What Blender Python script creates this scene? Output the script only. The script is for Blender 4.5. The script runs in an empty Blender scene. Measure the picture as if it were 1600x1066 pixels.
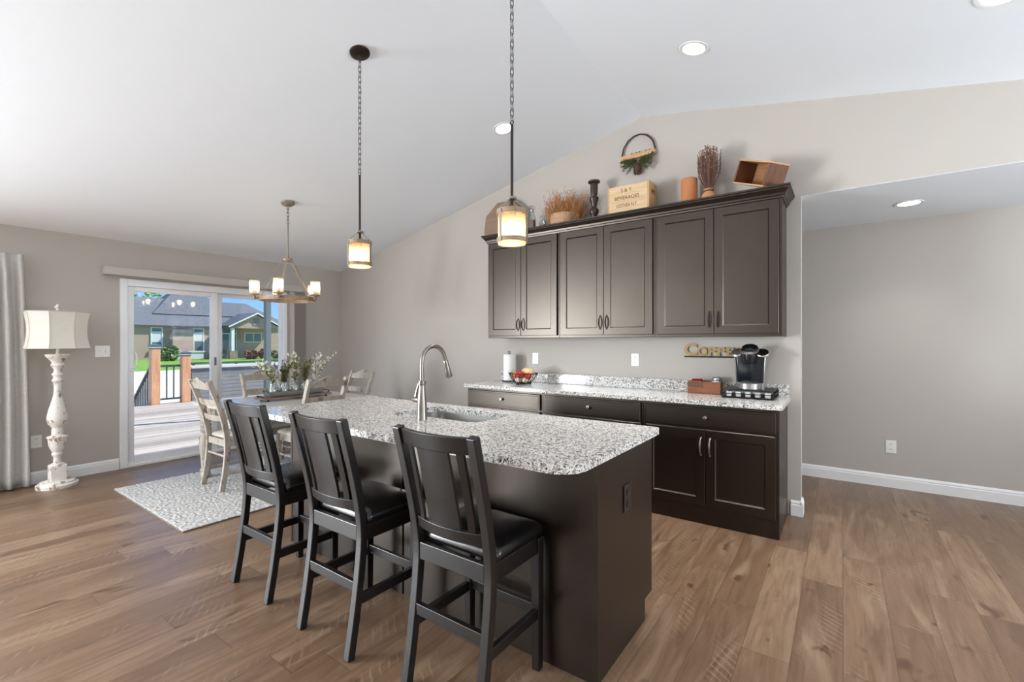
import bpy, bmesh, math, random
from mathutils import Vector, Matrix, noise
random.seed(7)
PI = math.pi
scene = bpy.context.scene
COL = scene.collection

# ------------------------------------------------------------------ camera, world, sun, added window lights, exposure
CAM_H, YAW, FPX = 1.3434, 0.6226, 716.2
cam_d = bpy.data.cameras.new('camera')
cam_d.sensor_fit = 'HORIZONTAL'; cam_d.sensor_width = 36.0
cam_d.lens = 36.0 * FPX / 1600.0
cam_d.shift_y = (534.8 - 533.0) / 1600.0
cam_d.clip_start = 0.05; cam_d.clip_end = 400
cam = bpy.data.objects.new('camera', cam_d); COL.objects.link(cam)
cam.location = (0, 0, CAM_H); cam.rotation_euler = (PI / 2, 0, YAW)
scene.camera = cam
scene.view_settings.view_transform = 'Standard'
scene.view_settings.look = 'None'
scene.view_settings.exposure = 0.52
scene.view_settings.gamma = 1.0
scene.view_settings.use_curve_mapping = False
cy = scene.cycles
cy.max_bounces = 10; cy.diffuse_bounces = 5; cy.glossy_bounces = 5
cy.transparent_max_bounces = 16; cy.transmission_bounces = 6
cy.sample_clamp_indirect = 6.0
cy.caustics_reflective = False; cy.caustics_refractive = False

world = bpy.data.worlds.new('sky'); scene.world = world
world.use_nodes = True
wn = world.node_tree; wn.nodes.clear()
wo = wn.nodes.new('ShaderNodeOutputWorld'); wb = wn.nodes.new('ShaderNodeBackground')
# clear sky: pale blue above the horizon, deeper blue overhead
wt = wn.nodes.new('ShaderNodeTexCoord'); wsep = wn.nodes.new('ShaderNodeSeparateXYZ'); wr = wn.nodes.new('ShaderNodeValToRGB')
wn.links.new(wt.outputs['Generated'], wsep.inputs[0]); wn.links.new(wsep.outputs[2], wr.inputs[0])
el = wr.color_ramp.elements
el[0].position = 0.0; el[0].color = (0.30, 0.50, 0.72, 1)
el[1].position = 1.0; el[1].color = (0.10, 0.24, 0.56, 1)
e_ = el.new(0.12); e_.color = (0.15, 0.37, 0.72, 1)
e_ = el.new(0.35); e_.color = (0.12, 0.30, 0.66, 1)
wb.inputs['Strength'].default_value = 1.08
wn.links.new(wr.outputs[0], wb.inputs[0]); wn.links.new(wb.outputs[0], wo.inputs[0])

def add_light(name, kind, loc, energy, color=(1, 1, 1), rot=(0, 0, 0), parent=None, **kw):
    d = bpy.data.lights.new(name, kind); d.energy = energy; d.color = color
    for k, v in kw.items(): setattr(d, k, v)
    o = bpy.data.objects.new(name, d); COL.objects.link(o)
    o.location = loc; o.rotation_euler = rot
    if parent: o.parent = parent
    return o
# sun high over the end of the house: lights the deck, never enters the sliding door
add_light('sun', 'SUN', (0, 0, 20), 6.2, (1.0, 0.95, 0.87), (math.radians(-38), math.radians(20), 0), angle=0.02)
# area lights: at the curtained window first, then at unseen windows added for light
DAY = (0.89, 0.955, 1.0)
add_light('added_window_light', 'AREA', (-6.22, -0.25, 1.17), 12, DAY, (0, -PI / 2 + 0.2, 0), shape='RECTANGLE', size=1.9, size_y=1.25)
add_light('added_window_light', 'AREA', (-6.22, -3.0, 1.17), 530, DAY, (0, -PI / 2, 0), shape='RECTANGLE', size=1.9, size_y=2.3)
for wx in (-5.0, -2.75):
    add_light('added_window_light', 'AREA', (wx, -4.49, 1.875), 12, DAY, (PI / 2, 0, 0), shape='RECTANGLE', size=1.0, size_y=0.55)
add_light('added_window_light', 'AREA', (3.27, 2.75, 1.45), 88, DAY, (0, PI / 2 + 0.7, 0), shape='RECTANGLE', size=1.3, size_y=1.9)
add_light('added_window_light', 'AREA', (3.27, -1.3, 1.30), 22, DAY, (0, PI / 2, 0), shape='RECTANGLE', size=1.6, size_y=2.0)
PENDANT_E, CHANDELIER_E = 22.0, 15.0

# ------------------------------------------------------------------ materials
def lin(r, g, b):
    f = lambda c: (c / 255 / 12.92) if c / 255 <= 0.04045 else ((c / 255 + 0.055) / 1.055) ** 2.4
    return (f(r), f(g), f(b), 1.0)
class NT:
    def __init__(s, name):
        s.m = bpy.data.materials.new(name); s.m.use_nodes = True
        s.t = s.m.node_tree; s.t.nodes.clear()
        s.out = s.n('ShaderNodeOutputMaterial')
    def n(s, typ, **kw):
        nd = s.t.nodes.new(typ)
        for k, v in kw.items(): setattr(nd, k, v)
        return nd
    def l(s, a, b): s.t.links.new(a, b)
    def val(s, sock, v):
        if hasattr(v, 'is_linked') or hasattr(v, 'links'): s.l(v, sock)
        else: sock.default_value = v
    def math(s, op, a, b=None, c=None):
        nd = s.n('ShaderNodeMath', operation=op)
        s.val(nd.inputs[0], a)
        if b is not None: s.val(nd.inputs[1], b)
        if c is not None: s.val(nd.inputs[2], c)
        return nd.outputs[0]
    def mix(s, f, a, b, blend='MIX'):
        nd = s.n('ShaderNodeMix', data_type='RGBA', blend_type=blend)
        s.val(nd.inputs[0], f); s.val(nd.inputs[6], a); s.val(nd.inputs[7], b)
        return nd.outputs[2]
    def ramp(s, f, stops):
        nd = s.n('ShaderNodeValToRGB'); s.l(f, nd.inputs[0])
        e = nd.color_ramp.elements
        while len(e) > 1: e.remove(e[-1])
        e[0].position = stops[0][0]; e[0].color = stops[0][1]
        for p, c in stops[1:]:
            q = e.new(p); q.color = c
        return nd.outputs[0]
    def coord(s, scale=(1, 1, 1), rot=(0, 0, 0)):
        tc = s.n('ShaderNodeTexCoord'); mp = s.n('ShaderNodeMapping')
        mp.inputs['Scale'].default_value = scale; mp.inputs['Rotation'].default_value = rot
        s.l(tc.outputs['Object'], mp.inputs[0]); return mp.outputs[0]
    def noise(s, vec, scale, detail=3, rough=0.5, dist=0.0):
        nd = s.n('ShaderNodeTexNoise'); s.l(vec, nd.inputs['Vector'])
        nd.inputs['Scale'].default_value = scale; nd.inputs['Detail'].default_value = detail
        nd.inputs['Roughness'].default_value = rough; nd.inputs['Distortion'].default_value = dist
        return nd.outputs[0]
    def bump(s, h, strength=0.2, dist=0.01):
        nd = s.n('ShaderNodeBump'); s.l(h, nd.inputs['Height'])
        nd.inputs['Strength'].default_value = strength; nd.inputs['Distance'].default_value = dist
        return nd.outputs[0]
    def bsdf(s, color, rough=0.5, metal=0.0, spec=0.5, normal=None, **kw):
        b = s.n('ShaderNodeBsdfPrincipled')
        s.val(b.inputs['Base Color'], color); s.val(b.inputs['Roughness'], rough)
        b.inputs['Metallic'].default_value = metal; b.inputs['Specular IOR Level'].default_value = spec
        if normal is not None: s.l(normal, b.inputs['Normal'])
        for k, v in kw.items(): s.val(b.inputs[k.replace('_', ' ')], v)
        s.l(b.outputs[0], s.out.inputs[0]); return s.m
WHITE = (1, 1, 1, 1); BLACK = (0, 0, 0, 1)
def plain(name, rgb, rough=0.5, metal=0.0, spec=0.5, var=0.06, scale=30, bump=0.0, **kw):
    t = NT(name); v = t.coord(); nz = t.noise(v, scale, 4)
    c = lin(*rgb); d = tuple(x * (1 - var * 2) for x in c[:3]) + (1,)
    col = t.mix(nz, d, c)
    nm = t.bump(nz, bump, 0.004) if bump else None
    return t.bsdf(col, rough, metal, spec, nm, **kw)
def emit(name, rgb, strength):
    t = NT(name); e = t.n('ShaderNodeEmission'); e.inputs[0].default_value = rgb + (1,); e.inputs[1].default_value = strength
    t.l(e.outputs[0], t.out.inputs[0]); return t.m
def glass(name, tint=(1, 1, 1, 1), base=0.05, edge=0.75, rough=0.0, bump=0.0, frost=0.0):
    t = NT(name); tr = t.n('ShaderNodeBsdfTransparent'); tr.inputs[0].default_value = tint
    g = t.n('ShaderNodeBsdfGlossy'); g.inputs['Roughness'].default_value = rough
    lw = t.n('ShaderNodeLayerWeight'); lw.inputs[0].default_value = 0.5
    f = t.math('MULTIPLY_ADD', t.math('POWER', lw.outputs['Facing'], 4.0), edge, base)
    if bump:
        v = t.coord(); vo = t.n('ShaderNodeTexVoronoi'); t.l(v, vo.inputs['Vector']); vo.inputs['Scale'].default_value = 90
        b = t.bump(vo.outputs['Distance'], bump, 0.004); t.l(b, g.inputs['Normal']); t.l(b, lw.inputs['Normal'])
    mx = t.n('ShaderNodeMixShader'); t.l(f, mx.inputs[0]); t.l(tr.outputs[0], mx.inputs[1]); t.l(g.outputs[0], mx.inputs[2])
    sh = mx.outputs[0]
    if frost:
        tl = t.n('ShaderNodeBsdfTranslucent'); tl.inputs[0].default_value = tint
        m2 = t.n('ShaderNodeMixShader'); m2.inputs[0].default_value = frost
        t.l(sh, m2.inputs[1]); t.l(tl.outputs[0], m2.inputs[2]); sh = m2.outputs[0]
    t.l(sh, t.out.inputs[0]); return t.m

def wood(name, c1, c2, axis='X', rough=0.4, scale=1.0, worn=None, spec=0.5, bump=0.08, worn_amount=0.56):
    t = NT(name)
    sc = {'X': (2.5, 26, 26), 'Y': (26, 2.5, 26), 'Z': (26, 26, 2.5)}[axis]
    v = t.coord(tuple(a * scale for a in sc))
    g = t.noise(v, 1.0, 6, 0.62, 1.4)
    col = t.ramp(g, [(0.3, lin(*c1)), (0.7, lin(*c2))])
    if worn:
        w = t.noise(t.coord((9, 9, 5)), 1.6, 6, 0.7)
        m = t.ramp(w, [(worn_amount, BLACK), (worn_amount + 0.06, WHITE)])
        col = t.mix(m, col, lin(*worn))
    return t.bsdf(col, rough, 0, spec, t.bump(g, bump, 0.003))

def floor_material():
    t = NT('hand_scraped_oak')
    tc = t.n('ShaderNodeTexCoord'); sp = t.n('ShaderNodeSeparateXYZ'); t.l(tc.outputs['Object'], sp.inputs[0])
    x, y = sp.outputs[0], sp.outputs[1]
    W, L = 0.1815, 1.25
    rx = t.math('DIVIDE', t.math('ADD', x, 2.715 + W * 40), W)
    row = t.math('FLOOR', rx); fx = t.math('FRACT', rx)
    wn1 = t.n('ShaderNodeTexWhiteNoise', noise_dimensions='1D'); t.l(row, wn1.inputs['W'])
    ry = t.math('ADD', t.math('DIVIDE', t.math('ADD', y, 30.4), L), t.math('MULTIPLY', wn1.outputs[0], 7.0))
    cell = t.math('FLOOR', ry); fy = t.math('FRACT', ry)
    cb = t.n('ShaderNodeCombineXYZ'); t.l(row, cb.inputs[0]); t.l(cell, cb.inputs[1])
    wn2 = t.n('ShaderNodeTexWhiteNoise', noise_dimensions='3D'); t.l(cb.outputs[0], wn2.inputs['Vector'])
    rnd = wn2.outputs[0]
    # grain, shifted from plank to plank
    off = t.n('ShaderNodeVectorMath', operation='MULTIPLY_ADD')
    t.l(wn2.outputs[1], off.inputs[0]); off.inputs[1].default_value = (13, 17, 9); t.l(tc.outputs['Object'], off.inputs[2])
    def mp(scale, rot=(0, 0, 0)):
        m = t.n('ShaderNodeMapping'); m.inputs['Scale'].default_value = scale; m.inputs['Rotation'].default_value = rot
        t.l(off.outputs[0], m.inputs[0]); return m.outputs[0]
    g1 = t.noise(mp((16, 1.6, 1)), 1.0, 7, 0.62, 1.2)
    g2 = t.noise(mp((5, 0.9, 1)), 1.0, 4, 0.55, 2.0)
    g3 = t.noise(mp((70, 5, 1)), 1.0, 3, 0.5, 0.5)
    base = t.ramp(rnd, [(0.0, lin(112, 87, 67)), (0.4, lin(124, 98, 76)), (0.7, lin(132, 105, 82)), (1.0, lin(140, 114, 91))])
    col = t.mix(t.ramp(g1, [(0.30, (0.75, 0.75, 0.75, 1)), (0.55, BLACK)]), base, lin(92, 68, 50))
    col = t.mix(t.ramp(g2, [(0.52, BLACK), (0.75, (0.55, 0.55, 0.55, 1))]), col, lin(164, 141, 117))
    col = t.mix(t.ramp(g3, [(0.35, (0.22, 0.22, 0.22, 1)), (0.6, BLACK)]), col, lin(84, 58, 40))
    # knots and short dark gouges
    kn = t.noise(mp((9, 4, 1)), 1.0, 2, 0.5, 0.6)
    col = t.mix(t.ramp(kn, [(0.655, BLACK), (0.73, (0.85, 0.85, 0.85, 1))]), col, lin(78, 52, 36))
    # diagonal saw marks in patches, some planks only
    wv = t.n('ShaderNodeTexWave', wave_type='BANDS', bands_direction='Y'); t.l(mp((1, 1, 1), (0, 0, 0.62)), wv.inputs['Vector'])
    wv.inputs['Scale'].default_value = 9; wv.inputs['Distortion'].default_value = 4.0; wv.inputs['Detail'].default_value = 2
    pm = t.noise(mp((6, 1.8, 1)), 1.0, 2)
    saw = t.math('MULTIPLY', t.ramp(wv.outputs[0], [(0.80, BLACK), (0.93, WHITE)]), t.ramp(pm, [(0.55, BLACK), (0.66, WHITE)]))
    col = t.mix(t.math('MULTIPLY', saw, 0.20), col, lin(192, 168, 142))
    # seams
    ex = t.math('MINIMUM', fx, t.math('SUBTRACT', 1.0, fx)); ey = t.math('MINIMUM', fy, t.math('SUBTRACT', 1.0, fy))
    sx = t.math('LESS_THAN', ex, 0.009); sy = t.math('LESS_THAN', ey, 0.0014)
    seam = t.math('MAXIMUM', sx, sy)
    col = t.mix(t.math('MULTIPLY', seam, 0.55), col, lin(70, 52, 38))
    h = t.math('SUBTRACT', t.math('MULTIPLY', g1, 0.35), t.math('ADD', seam, t.math('MULTIPLY', saw, 0.5)))
    rough = t.math('MULTIPLY_ADD', g2, 0.16, 0.26)
    return t.bsdf(col, rough, 0, 0.55, t.bump(h, 0.22, 0.002))

def granite(name):
    t = NT(name); v = t.coord()
    def vor(scale, rand=1.0):
        n = t.n('ShaderNodeTexVoronoi'); n.inputs['Scale'].default_value = scale; n.inputs['Randomness'].default_value = rand
        w = t.n('ShaderNodeVectorMath', operation='ADD')
        nn = t.n('ShaderNodeTexNoise'); nn.inputs['Scale'].default_value = scale * 0.8; t.l(v, nn.inputs['Vector'])
        sc = t.n('ShaderNodeVectorMath', operation='SCALE'); t.l(nn.outputs[1], sc.inputs[0]); sc.inputs['Scale'].default_value = 0.9 / scale
        t.l(v, w.inputs[0]); t.l(sc.outputs[0], w.inputs[1]); t.l(w.outputs[0], n.inputs['Vector'])
        s = t.n('ShaderNodeSeparateColor'); t.l(n.outputs['Color'], s.inputs[0]); return s.outputs[0], s.outputs[1]
    a, a2 = vor(170); b, _ = vor(110); c, _ = vor(260)
    col = t.ramp(a, [(0.0, lin(178, 175, 172)), (0.2, lin(210, 207, 203)), (0.45, lin(232, 230, 226)), (1.0, lin(238, 236, 233))])
    col = t.mix(t.ramp(b, [(0.80, BLACK), (0.83, WHITE)]), col, lin(150, 146, 143))
    col = t.mix(t.ramp(c, [(0.86, BLACK), (0.88, WHITE)]), col, lin(104, 100, 98))
    col = t.mix(t.ramp(a2, [(0.925, BLACK), (0.94, WHITE)]), col, lin(40, 38, 38))
    return t.bsdf(col, 0.12, 0, 0.5)

def distressed(name):
    t = NT(name); w = t.noise(t.coord((11, 11, 7)), 1.8, 7, 0.72); g = t.noise(t.coord((5, 5, 5)), 3, 3)
    col = t.mix(g, lin(224, 219, 211), lin(238, 234, 228))
    col = t.mix(t.ramp(w, [(0.55, BLACK), (0.59, WHITE)]), col, lin(158, 138, 120))
    col = t.mix(t.ramp(w, [(0.63, BLACK), (0.67, WHITE)]), col, lin(120, 112, 108))
    return t.bsdf(col, 0.6, 0, 0.3, t.bump(w, 0.3, 0.003))

def boards(name, c1, c2, axis, width, gap=0.05, rough=0.7, gapcol=(70, 66, 62)):
    t = NT(name); tc = t.n('ShaderNodeTexCoord'); sp = t.n('ShaderNodeSeparateXYZ'); t.l(tc.outputs['Object'], sp.inputs[0])
    u = t.math('DIVIDE', t.math('ADD', sp.outputs['XYZ'.index(axis)], 200.0), width)
    f = t.math('FRACT', u); r = t.n('ShaderNodeTexWhiteNoise', noise_dimensions='1D'); t.l(t.math('FLOOR', u), r.inputs['W'])
    nz = t.noise(t.coord((3, 3, 3)), 2, 4)
    col = t.mix(t.math('MULTIPLY_ADD', nz, 0.3, t.math('MULTIPLY', r.outputs[0], 0.7)), lin(*c1), lin(*c2))
    e = t.math('LESS_THAN', f, gap)
    col = t.mix(e, col, lin(*gapcol))
    return t.bsdf(col, rough, 0, 0.3, t.bump(t.math('SUBTRACT', 1.0, e), 0.5, 0.01))

def fabric(name, c1, c2, rough=0.9, scale=260, translucent=0.0):
    t = NT(name); v = t.coord()
    a = t.noise(t.coord((1, 1, 0.12)), scale, 2); b = t.noise(t.coord((0.12, 0.12, 1)), scale, 2)
    f = t.math('MULTIPLY_ADD', t.math('ADD', a, b), 1.1, -0.6)
    col = t.mix(f, lin(*c1), lin(*c2))
    m = t.bsdf(col, rough, 0, 0.15, t.bump(f, 0.25, 0.002))
    if translucent:
        b_ = [n for n in t.t.nodes if n.type == 'BSDF_PRINCIPLED'][0]
        tl = t.n('ShaderNodeBsdfTranslucent'); t.l(col, tl.inputs[0])
        mx = t.n('ShaderNodeMixShader'); mx.inputs[0].default_value = translucent
        t.l(b_.outputs[0], mx.inputs[1]); t.l(tl.outputs[0], mx.inputs[2]); t.l(mx.outputs[0], t.out.inputs[0])
    return m

def leafmat(name, c1, c2):
    t = NT(name); r = t.n('ShaderNodeNewGeometry')
    col = t.mix(r.outputs['Random Per Island'], lin(*c1), lin(*c2))
    return t.bsdf(col, 0.6, 0, 0.3)

M = {}
M['wall'] = plain('greige_wall_paint', (185, 179, 172), 0.75, var=0.01, scale=4, spec=0.25)
M['ceil'] = plain('white_ceiling_paint', (236, 241, 247), 0.9, var=0.01, scale=4, spec=0.1)
M['trim'] = plain('white_trim_paint', (236, 236, 236), 0.4, var=0.01)
M['vinyl'] = plain('white_vinyl', (240, 241, 243), 0.35, var=0.01)
M['floor'] = floor_material()
M['granite'] = granite('speckled_granite')
M['esp'] = wood('espresso_cabinet_wood', (13, 8, 7), (20, 13, 10), 'Z', 0.33, 1.0, bump=0.02, spec=0.8)
M['espH'] = wood('espresso_drawer_wood', (13, 8, 7), (20, 13, 10), 'X', 0.33, 1.0, bump=0.02, spec=0.8)
for k in ('esp', 'espH'):
    [n for n in M[k].node_tree.nodes if n.type == 'BSDF_PRINCIPLED'][0].inputs['Specular Tint'].default_value = (1.0, 0.85, 0.72, 1)
M['espdark'] = plain('espresso_carcass', (24, 17, 14), 0.5)  # one even dark brown for the island carcass
M['black'] = wood('black_brown_stool_wood', (17, 14, 13), (24, 20, 18), 'Z', 0.36, 1.0, bump=0.03)
M['leather'] = plain('black_leather', (17, 16, 16), 0.24, var=0.1, scale=120, bump=0.12)
M['nickel'] = plain('brushed_nickel', (150, 143, 134), 0.34, 1.0, var=0.05)
M['steel'] = plain('stainless_steel', (200, 198, 195), 0.28, 1.0, var=0.04)
M['bronze'] = plain('dark_bronze', (70, 60, 54), 0.35, 0.9, var=0.08)
M['bronzeplate'] = plain('dark_brown_plastic', (44, 36, 32), 0.4)
M['pewter'] = wood('weathered_pewter', (120, 108, 96), (150, 138, 124), 'Z', 0.45, 1.0, bump=0.05)
M['pewterwarm'] = wood('weathered_bronze', (128, 106, 82), (160, 138, 112), 'X', 0.45, 1.0, bump=0.05)
M['chain'] = plain('dark_chain_metal', (92, 82, 74), 0.4, 0.8)
M['glass'] = glass('clear_glass', base=0.045)
M['seeded'] = glass('seeded_amber_glass', (1.0, 0.95, 0.86, 1), base=0.05, edge=0.5, rough=0.08, bump=0.5, frost=0.22)
M['seededclear'] = glass('seeded_clear_glass', (1.0, 0.97, 0.93, 1), base=0.05, edge=0.5, rough=0.08, bump=0.5, frost=0.18)
t_ = NT('opal_lantern_base'); tl_ = t_.n('ShaderNodeBsdfTranslucent'); tl_.inputs[0].default_value = (0.95, 0.90, 0.82, 1)
tr_ = t_.n('ShaderNodeBsdfTransparent'); tr_.inputs[0].default_value = (1, 0.97, 0.9, 1); ms_ = t_.n('ShaderNodeMixShader'); ms_.inputs[0].default_value = 0.35
t_.l(tr_.outputs[0], ms_.inputs[1]); t_.l(tl_.outputs[0], ms_.inputs[2]); t_.l(ms_.outputs[0], t_.out.inputs[0]); M['opal'] = t_.m
M['jarglass'] = glass('jar_glass', (0.90, 0.93, 0.93, 1), base=0.12, edge=0.8, rough=0.03)
M['bulb'] = emit('warm_bulb', (1.0, 0.72, 0.40), PENDANT_E)
M['bulbc'] = emit('warm_candle_bulb', (1.0, 0.80, 0.55), CHANDELIER_E)
M['led'] = emit('downlight_lens', (1.0, 0.96, 0.90), 9.0)
M['outlet'] = plain('white_plastic', (238, 237, 233), 0.35, var=0.01)
M['slot'] = plain('dark_slot', (60, 58, 56), 0.6)
M['greywash'] = wood('grey_washed_wood', (152, 143, 132), (188, 180, 169), 'Z', 0.5, 1.0, worn=(120, 102, 86), worn_amount=0.56)
M['tabletop'] = wood('grey_washed_table_top', (196, 191, 184), (228, 225, 219), 'Y', 0.24, 1.0)  # lighter than the legs: the door's white reflection is put into the colour
M['seatfab'] = fabric('oatmeal_seat_cloth', (176, 168, 158), (204, 198, 188), scale=180)
M['distressed'] = distressed('distressed_white_wood')
M['shade'] = fabric('linen_lamp_shade', (240, 237, 231), (250, 248, 244), scale=240, translucent=0.45)
M['shadeseam'] = plain('shade_seam', (206, 196, 182), 0.8)
M['curtain'] = fabric('grey_linen_curtain', (208, 206, 202), (232, 230, 226), scale=150, translucent=0.3)
M['rug'] = fabric('shaggy_grey_rug', (172, 170, 167), (204, 202, 199), scale=120)
M['rugedge'] = plain('rug_backing', (120, 112, 104), 0.9)
M['blind'] = plain('beige_vinyl_blind', (190, 184, 177), 0.5, var=0.03)
M['kraft'] = wood('pale_crate_wood', (196, 164, 124), (222, 194, 156), 'X', 0.65)
M['crateend'] = wood('crate_end_wood', (176, 134, 92), (206, 168, 124), 'Z', 0.65)
M['boxwood'] = wood('worn_box_wood', (132, 88, 56), (180, 134, 92), 'X', 0.65)
M['boxdark'] = wood('dark_box_wood', (92, 56, 36), (126, 82, 54), 'Z', 0.65)
M['boxrim'] = wood('box_rim_wood', (190, 146, 104), (214, 176, 134), 'X', 0.65)
M['ink'] = plain('brown_stamp_ink', (112, 84, 58), 0.7)
M['terracotta'] = plain('terracotta', (196, 128, 82), 0.75, var=0.12, scale=14, bump=0.05)
M['terrapale'] = plain('pale_terracotta', (206, 150, 104), 0.75, var=0.16, scale=18, bump=0.05)
M['carved'] = plain('dark_carved_wood', (58, 42, 34), 0.35, var=0.2)
M['basket'] = fabric('woven_basket', (150, 116, 90), (190, 158, 128), scale=90)
M['straw'] = leafmat('dried_straw', (186, 134, 84), (150, 98, 58))
M['twig'] = leafmat('dried_twigs', (112, 82, 70), (146, 112, 96))
M['bark'] = plain('twig_bark', (62, 50, 42), 0.8, var=0.2)
M['pine'] = leafmat('pine_needles', (58, 72, 38), (104, 116, 62))
M['cone'] = plain('pine_cone', (104, 78, 62), 0.7, var=0.25, scale=60)
M['octwood'] = wood('taupe_wood', (128, 104, 86), (150, 124, 104), 'X', 0.55)
M['gold'] = plain('antique_gold_letter', (166, 136, 82), 0.45, 0.2, var=0.12)
M['blackmetal'] = plain('black_metal', (24, 22, 22), 0.4, 0.5)
M['blackplastic'] = plain('glossy_black_plastic', (22, 22, 24), 0.15)
M['silver'] = plain('silver_plastic', (178, 176, 172), 0.28, 0.8)
M['tank'] = plain('blue_black_tank', (24, 28, 34), 0.10)
M['pod'] = plain('white_pod', (224, 224, 222), 0.4)
M['podteal'] = plain('pale_blue_pod', (160, 186, 196), 0.4)
M['redwood'] = wood('reddish_box_wood', (120, 68, 42), (156, 96, 62), 'X', 0.6)
M['redwood2'] = plain('stamped_dark_panel', (110, 70, 46), 0.7, var=0.2, scale=60)
M['redpaper'] = plain('red_paper', (150, 40, 44), 0.6)
M['paper'] = plain('paper_towel', (240, 239, 236), 0.9, var=0.02)
M['fruit_red'] = plain('red_fruit_skin', (186, 52, 30), 0.35, var=0.2, scale=20)
M['fruit_orange'] = plain('orange_fruit_skin', (214, 110, 44), 0.4, var=0.15, scale=20)
M['fruit_cream'] = plain('cream_gourd_skin', (228, 196, 148), 0.45, var=0.12, scale=14)
M['fruit_white'] = plain('pale_gourd_skin', (226, 214, 196), 0.45, var=0.1, scale=14)
M['brownboard'] = wood('brown_tray_wood', (116, 92, 78), (146, 120, 104), 'Y', 0.45)
M['galv'] = plain('galvanised_metal', (150, 152, 150), 0.45, 0.6, var=0.15, scale=12)
M['leafgreen'] = leafmat('sage_leaves', (104, 112, 76), (170, 172, 126))
M['leafolive'] = leafmat('olive_leaves', (78, 78, 50), (128, 124, 84))
M['flower'] = leafmat('cream_flowers', (216, 210, 190), (238, 234, 220))
M['bean'] = plain('amber_jar_filling', (170, 118, 66), 0.6, var=0.35, scale=70)
# outdoors
M['deck'] = boards('weathered_deck_boards', (128, 120, 111), (188, 181, 172), 'X', 0.14, 0.07, gapcol=(96, 90, 84))
M['cedar'] = wood('cedar_post', (196, 140, 100), (224, 176, 138), 'Z', 0.6, 0.6)
M['cap'] = plain('grey_post_cap', (96, 108, 114), 0.4, 0.3)
M['rail'] = plain('dark_green_rail', (52, 66, 68), 0.5)
M['greyboards'] = boards('grey_boards', (118, 120, 122), (140, 142, 144), 'Z', 0.095, 0.10, gapcol=(84, 86, 88))
M['capwhite'] = plain('pale_cap', (206, 208, 208), 0.5)
M['porchpost'] = plain('blue_grey_post', (104, 116, 116), 0.6)
M['lawn'] = plain('lawn_grass', (112, 160, 52), 0.9, var=0.25, scale=3)
M['concrete'] = plain('pale_concrete', (206, 205, 202), 0.85, var=0.05, scale=1)
M['siding'] = boards('tan_lap_siding', (170, 150, 136), (176, 156, 141), 'Z', 0.16, 0.07, gapcol=(136, 119, 107))
M['shingle'] = plain('grey_shingles', (104, 112, 122), 0.9, var=0.3, scale=5)
M['htrim'] = plain('house_white_trim', (226, 226, 224), 0.6, var=0.02)
M['gutter'] = plain('dark_gutter', (72, 70, 68), 0.5)
M['hglass'] = plain('house_window_glass', (96, 118, 124), 0.08, var=0.1, scale=1)
M['hblind'] = plain('house_window_blind', (206, 216, 216), 0.5, var=0.03)
M['vent'] = boards('gable_vent', (150, 138, 130), (156, 144, 136), 'Z', 0.14, 0.25)
M['stone'] = plain('stone_pier', (168, 154, 140), 0.9, var=0.35, scale=4)
M['bushg'] = leafmat('bush_leaves', (70, 104, 48), (128, 156, 84))
M['bushr'] = leafmat('burgundy_leaves', (92, 52, 52), (146, 100, 88))
M['treeg'] = leafmat('tree_leaves', (110, 160, 70), (170, 206, 110))

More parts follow.
